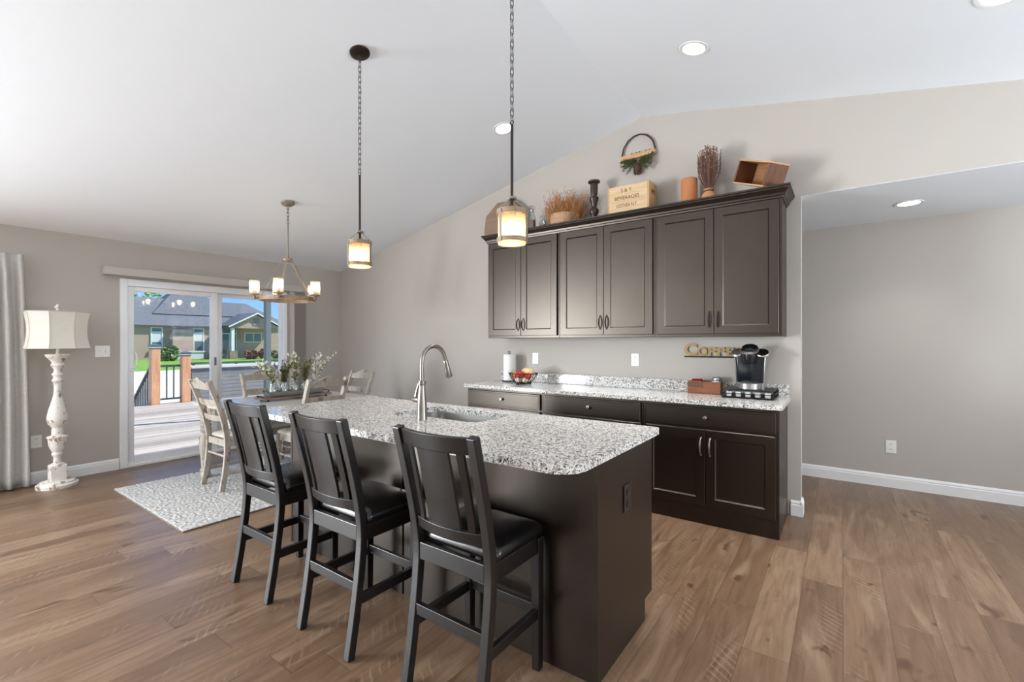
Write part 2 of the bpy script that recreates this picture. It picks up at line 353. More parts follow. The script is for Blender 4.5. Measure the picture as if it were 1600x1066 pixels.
# ------------------------------------------------------------------ mesh helpers
class MB:
    def __init__(s): s.bm = bmesh.new()
    def poly(s, pts):
        return s.bm.faces.new([s.bm.verts.new(p) for p in pts])
    def box(s, x0, x1, y0, y1, z0, z1):
        v = [s.bm.verts.new(p) for p in ((x0, y0, z0), (x1, y0, z0), (x1, y1, z0), (x0, y1, z0), (x0, y0, z1), (x1, y0, z1), (x1, y1, z1), (x0, y1, z1))]
        for f in ((0, 3, 2, 1), (4, 5, 6, 7), (0, 1, 5, 4), (1, 2, 6, 5), (2, 3, 7, 6), (3, 0, 4, 7)):
            s.bm.faces.new([v[i] for i in f])
        return s
    def loops(s, rings, cap0=True, cap1=True, closed=True):
        vs = [[s.bm.verts.new(p) for p in r] for r in rings]
        n = len(rings[0])
        for a, b in zip(vs, vs[1:]):
            for i in range(n if closed else n - 1):
                j = (i + 1) % n
                s.bm.faces.new((a[i], a[j], b[j], b[i]))
        if cap0 and n > 2: s.bm.faces.new(vs[0][::-1])
        if cap1 and n > 2: s.bm.faces.new(vs[-1])
        return s
    def prism(s, pts, axis, a0, a1):
        def P(p, a):
            return {'X': (a, p[0], p[1]), 'Y': (p[0], a, p[1]), 'Z': (p[0], p[1], a)}[axis]
        return s.loops([[P(p, a0) for p in pts], [P(p, a1) for p in pts]])
    def lathe(s, prof, c=(0, 0, 0), seg=24, axis='Z', phase=0.0):
        def P(r, z, t):
            a, b = r * math.cos(t), r * math.sin(t)
            return {'Z': (c[0] + a, c[1] + b, c[2] + z), 'Y': (c[0] + a, c[1] + z, c[2] + b), 'X': (c[0] + z, c[1] + a, c[2] + b)}[axis]
        rings = []
        for r, z in prof:
            rings.append([P(max(r, 1e-5), z, phase + 2 * PI * i / seg) for i in range(seg)])
        closed = tuple(prof[0]) == tuple(prof[-1])
        return s.loops(rings, not closed, not closed)
    def sweep(s, path, prof, side=(1, 0, 0), cyclic=False, scale=None):
        path = [Vector(p) for p in path]; n = len(path); rings = []
        for i, p in enumerate(path):
            if cyclic: tg = path[(i + 1) % n] - path[i - 1]
            else: tg = path[min(i + 1, n - 1)] - path[max(i - 1, 0)]
            tg.normalize()
            sd = Vector(side); sd = sd - tg * sd.dot(tg)
            if sd.length < 1e-4: sd = tg.orthogonal()
            sd.normalize(); up = tg.cross(sd)
            k = scale[i] if scale else 1.0
            rings.append([tuple(p + sd * a * k + up * b * k) for a, b in prof])
        if cyclic:
            rings.append(rings[0]); return s.loops(rings, False, False)
        return s.loops(rings)
    def tube(s, path, r, seg=8, cyclic=False, side=(1, 0, 0), scale=None):
        return s.sweep(path, [(r * math.cos(2 * PI * i / seg), r * math.sin(2 * PI * i / seg)) for i in range(seg)], side, cyclic, scale)
    def bar(s, path, w, d, side=(1, 0, 0), scale=None):
        return s.sweep(path, [(-w / 2, -d / 2), (w / 2, -d / 2), (w / 2, d / 2), (-w / 2, d / 2)], side, False, scale)
    def strip(s, x0, x1, zb, zt, yf, th, n=10):
        rings = []
        for i in range(n + 1):
            x = x0 + (x1 - x0) * i / n
            b = zb(x) if callable(zb) else zb; t = zt(x) if callable(zt) else zt
            rings.append([(x, yf(x, b) - th / 2, b), (x, yf(x, b) + th / 2, b), (x, yf(x, t) + th / 2, t), (x, yf(x, t) - th / 2, t)])
        return s.loops(rings)
    def ball(s, c, r, seg=12, sz=1.0, wob=0.0):
        prof = []
        for i in range(seg + 1):
            a = -PI / 2 + PI * i / seg
            prof.append((r * math.cos(a), r * sz * math.sin(a)))
        return s.lathe(prof, c, seg + 4)
    def leaf(s, p, d, l, w):
        p = Vector(p); d = Vector(d).normalized(); o = d.orthogonal()
        o = Matrix.Rotation(random.random() * 6.28, 3, d) @ o
        nrm = d.cross(o) * (w * 0.25)
        s.poly([p, p + d * l * 0.45 + o * w / 2 + nrm, p + d * l, p + d * l * 0.45 - o * w / 2 + nrm])
        return s
    def build(s, name, mat, parent=None, smooth=False, bevel=0.0, seg=2, kind=None, loc=None):
        bmesh.ops.recalc_face_normals(s.bm, faces=s.bm.faces)
        me = bpy.data.meshes.new(name); s.bm.to_mesh(me); s.bm.free()
        me.materials.append(mat)
        o = bpy.data.objects.new(name, me); COL.objects.link(o)
        if smooth:
            for p in me.polygons: p.use_smooth = True
            if smooth != 'full': me.set_sharp_from_angle(angle=math.radians(38))
        if bevel:
            m = o.modifiers.new('bevel', 'BEVEL'); m.width = bevel; m.segments = seg; m.limit_method = 'ANGLE'; m.angle_limit = math.radians(40)
        if parent: o.parent = parent
        if loc: o.location = loc
        if kind: o['kind'] = kind
        return o
def thing(name, label, cat, loc=(0, 0, 0), rotz=0.0, group=None):
    o = bpy.data.objects.new(name, None); COL.objects.link(o)
    o.empty_display_size = 0.1; o.location = loc; o.rotation_euler = (0, 0, rotz)
    return tag(o, label, cat, group)
def tag(o, label, cat, group=None):
    o['label'] = label; o['category'] = cat
    if group: o['group'] = group
    return o
def dup(root, loc, rotz, label, group=None):
    r = root.copy(); COL.objects.link(r); r.location = loc; r.rotation_euler = (0, 0, rotz); r['label'] = label
    if group: r['group'] = group
    for ch in list(root.children):
        c = ch.copy(); COL.objects.link(c); c.parent = r
        for g in list(ch.children):
            d = g.copy(); COL.objects.link(d); d.parent = c
    return r
def crom(pts, n=6):
    P = [Vector(p) for p in pts]; P = [P[0] * 2 - P[1]] + P + [P[-1] * 2 - P[-2]]; out = []
    for i in range(1, len(P) - 2):
        a, b, c, d = P[i - 1:i + 3]
        for k in range(n):
            t = k / n
            out.append(0.5 * ((2 * b) + (c - a) * t + (2 * a - 5 * b + 4 * c - d) * t * t + (3 * b - a - 3 * c + d) * t ** 3))
    out.append(P[-2]); return [tuple(v) for v in out]
def rrect(x0, x1, y0, y1, r, n=5):
    if not isinstance(r, (list, tuple)): r = [r] * 4
    out = []
    for (cx, cyy, a0), rr in zip(((x1, y1, 0), (x0, y1, PI / 2), (x0, y0, PI), (x1, y0, 3 * PI / 2)), r):
        sx = -1 if cx == x1 else 1; sy = -1 if cyy == y1 else 1
        for i in range(n + 1):
            a = a0 + PI / 2 * i / n
            out.append((cx + sx * rr + rr * math.cos(a), cyy + sy * rr + rr * math.sin(a)))
    return out
def slab_with_hole(outer, inner, z0, z1):
    b = MB(); bm = b.bm; edges = []
    for loop in (outer, inner):
        vs = [bm.verts.new((x, y, z1)) for x, y in loop]
        edges += [bm.edges.new((vs[i], vs[(i + 1) % len(vs)])) for i in range(len(vs))]
    r = bmesh.ops.triangle_fill(bm, use_beauty=True, use_dissolve=False, edges=edges)
    fs = [f for f in r['geom'] if isinstance(f, bmesh.types.BMFace)]
    ex = bmesh.ops.extrude_face_region(bm, geom=fs, use_keep_orig=True)
    bmesh.ops.translate(bm, verts=[g for g in ex['geom'] if isinstance(g, bmesh.types.BMVert)], vec=(0, 0, z0 - z1))
    return b
def text_obj(name, txt, size, depth, mat, parent, loc, rot, width=None, bold=0.0):
    cu = bpy.data.curves.new(name, 'FONT'); cu.body = txt; cu.size = size; cu.extrude = depth; cu.align_x = 'CENTER'; cu.offset = bold
    to = bpy.data.objects.new(name, cu); COL.objects.link(to)
    me = bpy.data.meshes.new_from_object(to); bpy.data.objects.remove(to)
    me.materials.append(mat) if not me.materials else None
    me.materials[0] = mat
    o = bpy.data.objects.new(name, me); COL.objects.link(o); o.parent = parent; o.location = loc; o.rotation_euler = rot
    if width:
        w = max(v.co.x for v in me.vertices) - min(v.co.x for v in me.vertices); s = width / w
        for v in me.vertices: v.co.x *= s
    return o

# ------------------------------------------------------------------ room shell
YW, XL, YH, XR, YB = 4.166, -6.2, 5.493, 3.3, -4.5
RX, RZ, SL, SR = -1.504, 3.443, 0.2182, 0.1923
WEND = -0.251
def zc(x): return RZ - (RX - x) * SL if x < RX else RZ - (x - RX) * SR
b = MB(); b.box(XL - 0.12, XR + 0.12, YB - 0.12, YH + 0.12, -0.08, 0); b.build('floor', M['floor'], kind='structure')
b = MB(); b.prism([(XL - 0.14, zc(XL - 0.14)), (RX, RZ), (XR + 0.14, zc(XR + 0.14)), (XR + 0.14, zc(XR + 0.14) + 0.15), (RX, RZ + 0.15), (XL - 0.14, zc(XL - 0.14) + 0.15)], 'Y', YB - 0.14, YW + 0.115)
b.build('ceiling', M['ceil'], kind='structure')
b = MB(); b.prism([(XL - 0.12, 0), (WEND, 0), (WEND, 2.4695), (XR, 2.4695), (XR, zc(XR)), (RX, RZ), (XL, zc(XL)), (XL - 0.12, zc(XL - .12))], 'Y', YW, YW + 0.115)
b.build('wall_back', M['wall'], kind='structure')
# left wall with the sliding-door opening and the curtained window
DY0, DY1, DZ = 1.56, 3.292, 1.985
WY0, WY1, WZ0, WZ1 = -0.92, 0.42, 0.20, 2.12
QY0, QY1 = -4.2, -1.8  # opening of an unseen window added farther back
b = MB(); zt = zc(XL)
b.box(XL - 0.12, XL, YB - 0.12, QY0, 0, zt); b.box(XL - 0.12, XL, QY1, WY0, 0, zt); b.box(XL - 0.12, XL, QY0, QY1, 0, WZ0); b.box(XL - 0.12, XL, QY0, QY1, WZ1, zt); b.box(XL - 0.12, XL, WY1, DY0, 0, zt); b.box(XL - 0.12, XL, DY1, YW, 0, zt)
b.box(XL - 0.12, XL, WY0, WY1, 0, WZ0); b.box(XL - 0.12, XL, WY0, WY1, WZ1, zt); b.box(XL - 0.12, XL, DY0, DY1, DZ, zt)
b.build('wall_left', M['wall'], kind='structure')
b = MB(); VY0, VY1, VZ0, VZ1 = -2.35, -0.25, 0.45, 2.15; UY0, UY1, UW0, UW1 = 1.75, 3.75, 0.75, 2.15  # openings of two unseen windows added on the right
b.box(XR, XR + 0.12, YB - 0.12, VY0, 0, zc(XR)); b.box(XR, XR + 0.12, VY1, UY0, 0, zc(XR)); b.box(XR, XR + 0.12, UY1, YH + 0.12, 0, zc(XR)); b.box(XR, XR + 0.12, UY0, UY1, 0, UW0); b.box(XR, XR + 0.12, UY0, UY1, UW1, zc(XR)); b.box(XR, XR + 0.12, VY0, VY1, 0, VZ0); b.box(XR, XR + 0.12, VY0, VY1, VZ1, zc(XR)); b.build('wall_right', M['wall'], kind='structure')
# wall behind the camera with two added, unseen windows
b = MB(); y0, y1 = YB - 0.12, YB
b.prism([(XL, 2.2), (XR, 2.2), (XR, zc(XR)), (RX, RZ), (XL, zc(XL))], 'Y', y0, y1)
RW = ((-5.55, -4.45), (-3.30, -2.20))
xs = [XL, RW[0][0], RW[0][1], RW[1][0], RW[1][1], XR]
for i in (0, 2, 4): b.box(xs[i], xs[i + 1], y0, y1, 0, 2.2)
for i in (1, 3): b.box(xs[i], xs[i + 1], y0, y1, 0, 1.55)
b.build('wall_front', M['wall'], kind='structure')
b = MB(); b.box(-3.0, XR, YH, YH + 0.12, 0, 2.47); b.build('wall_hall', M['wall'], kind='structure')
b = MB(); b.box(-3.12, -3.0, YW + 0.115, YH + 0.12, 0, 2.47); b.build('wall_hall_end', M['wall'], kind='structure')
b = MB(); b.box(-3.12, XR, YW + 0.0015, YH + 0.12, 2.467, 2.4695); b.box(-3.12, XR + 0.1, YW + 0.115, YH + 0.12, 2.4695, 2.6); b.build('ceiling_hall', M['ceil'], kind='structure')

# baseboards
BBP = [(0, 0), (0.015, 0), (0.015, 0.082), (0.011, 0.09), (0.0125, 0.098), (0.008, 0.108), (0.003, 0.117), (0, 0.117)]
def baseboard(name, p0, p1, nrm):
    b = MB(); p0 = Vector(p0); p1 = Vector(p1); n = Vector(nrm)
    b.loops([[tuple(p + n * o + Vector((0, 0, z))) for o, z in BBP] for p in (p0, p1)])
    b.build(name, M['trim'], kind='structure')
baseboard('baseboard_left', (XL, YB, 0), (XL, 1.512, 0), (1, 0, 0))
baseboard('baseboard_left_corner', (XL, 3.54, 0), (XL, YW, 0), (1, 0, 0))
baseboard('baseboard_back', (XL, YW, 0), (-3.14, YW, 0), (0, -1, 0))
baseboard('baseboard_back_end', (-0.318, YW, 0), (WEND, YW, 0), (0, -1, 0))
baseboard('baseboard_wall_end', (WEND, YW - 0.0155, 0), (WEND, YW + 0.13, 0), (1, 0, 0))
baseboard('baseboard_hall', (-3.0, YH, 0), (XR, YH, 0), (0, -1, 0))
baseboard('baseboard_right', (XR, YB, 0), (XR, YH, 0), (-1, 0, 0))

# window behind the curtain, then unseen windows added to light the room
def window(name, axis, u0, u1, z0, z1, plane, m=3):
    root = bpy.data.objects.new(name, None); COL.objects.link(root); root['kind'] = 'structure'
    b = MB(); f = 0.05; d0, d1 = plane - 0.03, plane + 0.03
    def bx(a0, a1, c0, c1):
        if axis == 'Y': b.box(d0, d1, a0, a1, c0, c1)
        else: b.box(a0, a1, d0, d1, c0, c1)
    bx(u0, u0 + f, z0, z1); bx(u1 - f, u1, z0, z1); bx(u0 + f, u1 - f, z0, z0 + f); bx(u0 + f, u1 - f, z1 - f, z1)
    um = (u0 + u1) / 2; bx(um - 0.02, um + 0.02, z0 + f, z1 - f)
    b.build('window_frame', M['vinyl'], root)
    b = MB(); d0, d1 = plane - 0.003, plane + 0.003; bx(u0 + f, um - 0.02, z0 + f, z1 - f); b.build('window_pane', M['glass'], root)
    b = MB(); bx(um + 0.02, u1 - f, z0 + f, z1 - f); b.build('window_pane', M['glass'], root)
window('window_2', 'Y', WY0, WY1, WZ0, WZ1, XL - 0.06)
window('added_window_6', 'Y', QY0, QY1, WZ0, WZ1, XL - 0.06)
window('added_window_3', 'X', RW[0][0], RW[0][1], 1.55, 2.2, YB - 0.06)
window('added_window_4', 'X', RW[1][0], RW[1][1], 1.55, 2.2, YB - 0.06)

window('added_window_5', 'Y', VY0, VY1, VZ0, VZ1, XR + 0.06)
window('added_window_7', 'Y', UY0, UY1, UW0, UW1, XR + 0.06)

# sliding patio door
door = bpy.data.objects.new('door_1', None); COL.objects.link(door); door['kind'] = 'structure'; door.location = (XL, 2.4145, 0)
def dbx(b, y0, y1, z0, z1, x0, x1): b.box(x0, x1, y0 - 2.4145, y1 - 2.4145, z0, z1)
b = MB()
for (a, c, p, q) in ((1.519, 1.585, 0, 2.02), (3.272, 3.315, 0, 2.02), (1.585, 3.272, 1.945, 2.02), (1.585, 3.272, 0, 0.03)):
    dbx(b, a, c, p, q, -0.115, 0.016)
b.build('door_frame', M['vinyl'], door, bevel=0.004)
b = MB()
for (a, c, p, q) in ((1.585, 1.645, 0.03, 1.945), (2.385, 2.462, 0.03, 1.945), (1.645, 2.385, 1.893, 1.945), (1.645, 2.385, 0.03, 0.108)):
    dbx(b, a, c, p, q, -0.052, -0.012)
b.build('sliding_panel', M['vinyl'], door, bevel=0.004)
b = MB()
for (a, c, p, q) in ((2.45, 2.53, 0.03, 1.945), (3.25, 3.272, 0.03, 1.945), (2.53, 3.25, 1.90, 1.945), (2.53, 3.25, 0.03, 0.108)):
    dbx(b, a, c, p, q, -0.10, -0.06)
b.build('fixed_panel', M['vinyl'], door, bevel=0.004)
for (a, c, x) in ((1.645, 2.385, -0.032), (2.53, 3.25, -0.08)):
    b = MB(); dbx(b, a, c, 0.108, 1.90, x - 0.003, x + 0.003); b.build('door_glass', M['glass'], door)
b = MB(); y = 1.62 - 2.4145
b.tube(crom([(-0.012, y, 1.06), (0.03, y + 0.028, 1.075), (0.036, y + 0.034, 1.15), (0.03, y + 0.028, 1.225), (-0.012, y, 1.24)], 5), 0.008, 8)
dh = b.build('door_handle', M['vinyl'], door, True)
b = MB(); b.box(-0.013, -0.006, y - 0.018, y + 0.018, 1.03, 1.27); b.build('handle_plate', M['vinyl'], dh, bevel=0.003)
b = MB(); dbx(b, 2.425, 2.447, 1.06, 1.16, -0.0125, -0.006); b.build('door_latch', plain('grey_latch', (110, 116, 124), 0.4), door)

# vertical blind
vb = thing('vertical_blind', 'beige vertical blind on wall rail, stacked open right of the glass door', 'blind', (XL, 2.47, 0))
b = MB(); b.box(0.0, 0.012, -1.09, 1.09, 2.045, 2.125); b.box(0.012, 0.09, -1.09, 1.09, 2.115, 2.125); b.box(0.09, 0.10, -1.09, 1.09, 2.042, 2.125)
b.box(0.0, 0.10, -1.095, -1.088, 2.042, 2.126); b.box(0.0, 0.10, 1.088, 1.095, 2.042, 2.126)
b.build('valance', M['blind'], vb, bevel=0.002)
b = MB(); b.box(0.03, 0.07, -1.08, 1.08, 2.085, 2.113); b.build('head_rail', M['blind'], vb)
b = MB()
for i in range(15):
    yy = 0.895 + i * 0.0118; a = 0.28
    pts = [(0.05 + u * math.cos(a) * 0.044, yy + u * math.sin(a) * 0.044 + 0.004 * (1 - u * u)) for u in (-1, -0.5, 0, 0.5, 1)]
    b.loops([[(p[0], p[1], z) for p in pts] + [(p[0], p[1] + 0.0012, z) for p in pts[::-1]] for z in (0.03, 2.09)])
b.build('slats', M['blind'], vb, True)

# ------------------------------------------------------------------ wall plates
def outlet_plate(name, label, cat, loc, rotz, w=0.076, h=0.118, mat='outlet', kind='outlet', group=None):
    o = thing(name, label, cat, loc, rotz, group)          # faces local -Y
    b = MB(); b.box(-w / 2, w / 2, -0.006, 0, -h / 2, h / 2); b.build('cover_plate', M[mat], o, bevel=0.0025)
    if kind == 'outlet':
        for zz in (-0.024, 0.024):
            b = MB(); b.prism(rrect(-0.016, 0.016, zz - 0.014, zz + 0.014, 0.008, 4), 'Y', -0.009, -0.006); so = b.build('socket', M[mat], o)
            for xx in (-0.006, 0.006):
                b = MB(); b.box(xx - 0.0012, xx + 0.0012, -0.0094, -0.0088, zz - 0.004, zz + 0.006); b.build('slot', M['slot'], so)
    else:
        for xx in (-0.023, 0.023):
            b = MB(); b.prism([(-0.006, -0.014), (-0.006, 0.014), (-0.016, 0.010), (-0.012, -0.006)], 'X', xx - 0.005, xx + 0.005)
            b.build('toggle', M[mat], o)
    return o
outlet_plate('outlet', 'white wall outlet low on the grey hall wall', 'outlet', (0.375, YH, 0.376), 0)
outlet_plate('outlet', 'white wall outlet above the counter beside the paper towel roll', 'outlet', (-2.676, YW, 1.168), 0)
outlet_plate('outlet', 'white wall outlet above the middle of the back counter', 'outlet', (-1.568, YW, 1.178), 0)
outlet_plate('outlet', 'white wall outlet low on the wall behind the distressed floor lamp', 'outlet', (XL, 0.90, 0.40), PI / 2)
outlet_plate('light_switch', 'white double light switch between lamp shade and sliding door', 'light switch', (XL, 1.38, 1.248), PI / 2, 0.118, 0.118, kind='switch')

# ------------------------------------------------------------------ cabinets
def door_panel(b, x0, x1, z0, z1, yf, th=0.02, st=0.062, rec=0.009, bv=0.009):
    """front faces -Y at yf, recessed flat panel with a chamfered inner edge"""
    o = [(x0, z0), (x1, z0), (x1, z1), (x0, z1)]
    i1 = [(x0 + st, z0 + st), (x1 - st, z0 + st), (x1 - st, z1 - st), (x0 + st, z1 - st)]
    s2 = st + bv; i2 = [(x0 + s2, z0 + s2), (x1 - s2, z0 + s2), (x1 - s2, z1 - s2), (x0 + s2, z1 - s2)]
    e = 0.003; o2 = [(x0 + e, z0 + e), (x1 - e, z0 + e), (x1 - e, z1 - e), (x0 + e, z1 - e)]
    R = lambda pts, y: [(p[0], y, p[1]) for p in pts]
    b.loops([R(o, yf + th), R(o, yf + e), R(o2, yf), R(i1, yf), R(i2, yf + rec)])
    return b
def bow_pull(parent, x, z, yf, mat, h=0.115):
    b = MB(); n = 10
    path = [(x, yf - 0.004 - 0.026 * math.sin(PI * i / n) ** 0.7, z - h / 2 + h * i / n) for i in range(n + 1)]
    sc = [0.75 + 0.75 * math.sin(PI * i / n) for i in range(n + 1)]
    b.tube(path, 0.0052, 8, scale=sc)
    for zz in (-h / 2, h / 2): b.lathe([(0.007, 0), (0.008, -0.004), (0.005, -0.008)], (x, yf + 0.001, z + zz), 10, 'Y')
    return b.build('handle', mat, parent, True)
def knob(parent, x, z, yf, mat):
    b = MB(); b.lathe([(0.005, 0.002), (0.005, -0.012), (0.013, -0.018), (0.0155, -0.024), (0.012, -0.029), (0.0, -0.030)], (x, yf, z), 14, 'Y')
    return b.build('knob', mat, parent, True)
UX = [-3.075, -2.197, -1.272, -0.345]
ULAB = ['left dark wall cabinet behind the hanging lantern', 'middle dark wall cabinet above the plain stretch of counter', 'right dark wall cabinet nearest the hall, above the coffee maker']
UZ0, UZ1, UY = 1.387, 2.418, 3.845
for i in range(3):
    x0, x1 = UX[i], UX[i + 1]; cx = (x0 + x1) / 2; w = (x1 - x0) / 2 - 0.001
    t = thing('wall_cabinet', ULAB[i], 'cabinet', (cx, YW, UZ0), 0, 'dark wall cabinets')
    b = MB(); b.box(-w, w, UY - YW, 0, 0, UZ1 - UZ0); b.build('carcass', M['esp'], t, bevel=0.0015)
    ml, mr = 0.018, 0.02
    for k, (a, c) in enumerate(((-w + ml, -0.0015), (0.0015, w - mr))):
        b = MB(); door_panel(b, a, c, 0.022, UZ1 - UZ0 - 0.03, UY - YW - 0.021); d = b.build('door', M['esp'], t)
        bow_pull(d, (c - 0.03) if k == 0 else (a + 0.03), 0.135, UY - YW - 0.021, M['bronze'])
# crown moulding
b = MB(); prof = [(0.001, 2.393), (0.008, 2.395), (0.010, 2.408), (0.018, 2.412), (0.022, 2.426), (0.040, 2.450), (0.046, 2.453), (0.046, 2.462), (0.054, 2.466), (0.054, 2.479), (0.0, 2.479), (-0.015, 2.479), (-0.015, 2.4185), (0.0, 2.4185)]
def cr(o, z): return [(UX[0] - o, YW, z), (UX[0] - o, UY - o, z), (UX[3] + o, UY - o, z), (UX[3] + o, YW, z)]
rings = [cr(o, z) for o, z in prof]
vs = [[b.bm.verts.new(p) for p in r] for r in rings]
for j in range(len(vs)):
    a, c = vs[j], vs[(j + 1) % len(vs)]
    for i in range(3): b.bm.faces.new((a[i], a[i + 1], c[i + 1], c[i]))
b.bm.faces.new([r[0] for r in vs]); b.bm.faces.new([r[3] for r in vs][::-1])
tag(b.build('crown_moulding', M['espH']), 'dark crown moulding along the top of the wall cabinets', 'moulding')

BX = [-3.127, -2.218, -1.278, -0.338]
BY = 3.57
BLAB = ['left dark base cabinet below the paper towel roll and fruit bowl', 'middle dark base cabinet below the granite backsplash, behind the sink', 'right dark base cabinet below the coffee maker, with tall doors in full view']
for i in range(3):
    x0, x1 = BX[i], BX[i + 1]; cx = (x0 + x1) / 2; w = (x1 - x0) / 2 - 0.001
    t = thing('base_cabinet', BLAB[i], 'cabinet', (cx, YW, 0), 0, 'dark base cabinets')
    yf = BY - YW
    b = MB(); b.box(-w, w, yf + 0.006, -0.001, 0, 0.881); b.build('carcass', M['esp'], t, bevel=0.0015)
    b = MB(); x_0, x_1 = -w + 0.02, w - 0.02
    e = 0.004
    R = lambda d, y: [(x_0 + d, y, 0.715 + d), (x_1 - d, y, 0.715 + d), (x_1 - d, y, 0.862 - d), (x_0 + d, y, 0.862 - d)]
    b.loops([R(0, yf + 0.006), R(0, yf - 0.010), R(e, yf - 0.014), R(0.016, yf - 0.014), R(0.018, yf - 0.0165)])
    d = b.build('drawer', M['espH'], t); knob(d, 0, 0.79, yf - 0.0165, M['nickel'])
    for k, (a, c) in enumerate(((-w + 0.02, -0.002), (0.002, w - 0.02))):
        b = MB(); door_panel(b, a, c, 0.135, 0.70, yf - 0.015); d = b.build('door', M['esp'], t)
        bow_pull(d, (c - 0.03) if k == 0 else (a + 0.03), 0.575, yf - 0.015, M['nickel'], 0.125)
# back counter
b = MB(); b.prism(rrect(-3.16, -0.318, 3.545, YW - 0.0005, [0.001, 0.001, 0.012, 0.03]), 'Z', 0.882, 0.914)
ct = tag(b.build('countertop', M['granite'], bevel=0.007, seg=3), 'long speckled granite countertop along the back wall', 'countertop')
b = MB(); b.box(-3.13, -0.328, YW - 0.021, YW - 0.0005, 0.914, 1.012); b.build('backsplash', M['granite'], ct, bevel=0.003)

# ------------------------------------------------------------------ island
IX0, IX1, IY0, IY1 = -3.02, -0.77, 1.642, 2.272
isl = thing('kitchen_island', 'dark kitchen island base in front of the three bar stools', 'island', ((IX0 + IX1) / 2, (IY0 + IY1) / 2, 0))
ox, oy = (IX0 + IX1) / 2, (IY0 + IY1) / 2
hx, hy = (IX1 - IX0) / 2, (IY1 - IY0) / 2
b = MB(); b.box(-hx + 0.02, hx - 0.02, -hy + 0.014, hy - 0.022, 0.10, 0.70); b.box(-hx + 0.02, hx - 0.02, -hy + 0.014, hy - 0.095, 0, 0.10)
b.box(-hx + 0.02, hx - 0.02, hy - 0.05, hy - 0.022, 0.70, 0.8815); b.build('carcass', M['espdark'], isl)
for sx in (-1, 1):
    b = MB(); x0, x1 = sorted((sx * hx, sx * (hx - 0.02)))
    b.prism([(-hy, 0), (hy - 0.095, 0), (hy - 0.095, 0.10), (hy, 0.10), (hy, 0.8815), (-hy, 0.8815)], 'X', x0, x1)
    b.build('end_panel', M['esp'], isl, bevel=0.0015)
for a, c in ((-hx + 0.02, -0.006), (0.006, hx - 0.02)):
    b = MB(); b.box(a, c, -hy + 0.003, -hy + 0.014, 0, 0.8815); b.build('back_panel', M['esp'], isl, bevel=0.0015)
for k in range(4):
    a = -hx + 0.03 + k * (2 * hx - 0.06) / 4; c = a + (2 * hx - 0.06) / 4 - 0.004
    b = MB(); door_panel(b, -c, -a, 0.12, 0.86, -0.022)
    d = b.build('door', M['esp'], isl); d.location = (0, hy - 0.022, 0); d.rotation_euler = (0, 0, PI)
    bow_pull(d, (-a - 0.03) if k % 2 else (-c + 0.03), 0.74, -0.022, M['nickel'])
SX0, SX1, SY0, SY1 = -2.20, -1.575, 1.862, 2.205
b = slab_with_hole(rrect(-3.055, -0.738, 1.378, 2.312, [0.03, 0.03, 0.11, 0.11], 8), rrect(SX0, SX1, SY0, SY1, 0.07, 6), 0.882, 0.914)
tag(b.build('countertop', M['granite'], bevel=0.008, seg=3), 'speckled granite island countertop with sink cut-out and rounded corners', 'countertop')
sk = thing('sink', 'stainless steel undermount sink set into the island countertop', 'sink', ((SX0 + SX1) / 2, (SY0 + SY1) / 2, 0.70))
hxs, hys = (SX1 - SX0) / 2, (SY1 - SY0) / 2
b = MB(); R = lambda g, z, r: [(p[0], p[1], z) for p in rrect(-hxs + g, hxs - g, -hys + g, hys - g, r, 6)]
b.loops([R(-0.012, 0.1815, 0.08), R(-0.004, 0.1815, 0.074), R(-0.004, 0.17, 0.074), R(0.006, 0.03, 0.066), R(0.035, 0.006, 0.05), R(0.10, 0.002, 0.02)], False, True)
bb = b.build('basin', M['steel'], sk, True)
b = MB(); b.lathe([(0.0, 0.0035), (0.030, 0.0035), (0.042, 0.006), (0.044, 0.003)], (0, 0, 0), 20); b.build('drain', M['nickel'], sk, True)
# faucet
fa = thing('faucet', 'brushed nickel pull-down faucet with high arc beside the sink', 'faucet', (-1.89, 1.775, 0.914))
b = MB(); b.lathe([(0.029, 0), (0.029, 0.006), (0.0275, 0.012), (0.0275, 0.06), (0.025, 0.11), (0.019, 0.165), (0.0165, 0.185), (0.016, 0.19), (0.0205, 0.194), (0.0215, 0.206), (0.0215, 0.214), (0.0125, 0.216)], (0, 0, 0), 24); b.build('body', M['nickel'], fa, True)
path = [(0, 0, 0.20), (0, 0, 0.26), (0, 0, 0.315)]
for i in range(1, 16):
    a = PI - (PI * 0.90) * i / 15; path.append((0, 0.092 + 0.092 * math.cos(a), 0.315 + 0.092 * math.sin(a)))
p = path[-1]; path.append((0, p[1] + 0.008, p[2] - 0.025))
b = MB(); b.tube(path, 0.0118, 14); b.build('spout', M['nickel'], fa, True)
p = Vector(path[-1]); dr = Vector((0, 0.30, -0.955)).normalized()
b = MB(); pts = [tuple(p + dr * k) for k in (-0.004, 0.0, 0.02, 0.05, 0.095, 0.10)]
b.tube(pts, 0.012, 16, scale=[1.05, 1.22, 1.2, 1.45, 1.78, 1.6]); b.build('spray_head', M['nickel'], fa, True)
b = MB(); b.lathe([(0.016, 0), (0.016, -0.045), (0.013, -0.05), (0.0, -0.051)], (-0.018, 0, 0.108), 16, 'X')
hd = b.build('handle_hub', M['nickel'], fa, True)
b = MB(); b.bar(crom([(-0.052, 0, 0.112), (-0.050, 0.004, 0.140), (-0.044, 0.01, 0.172), (-0.037, 0.016, 0.205)], 4), 0.009, 0.013); b.build('lever', M['nickel'], hd, bevel=0.002)
b = MB(); b.lathe([(0.0225, 0), (0.0225, 0.007), (0.019, 0.010), (0.0, 0.0105)], (0, 0, 0), 20)
o = b.build('air_switch_button', M['nickel'], None, True, loc=(-2.125, 1.812, 0.914)); tag(o, 'small round nickel button on the island granite left of the faucet', 'button')
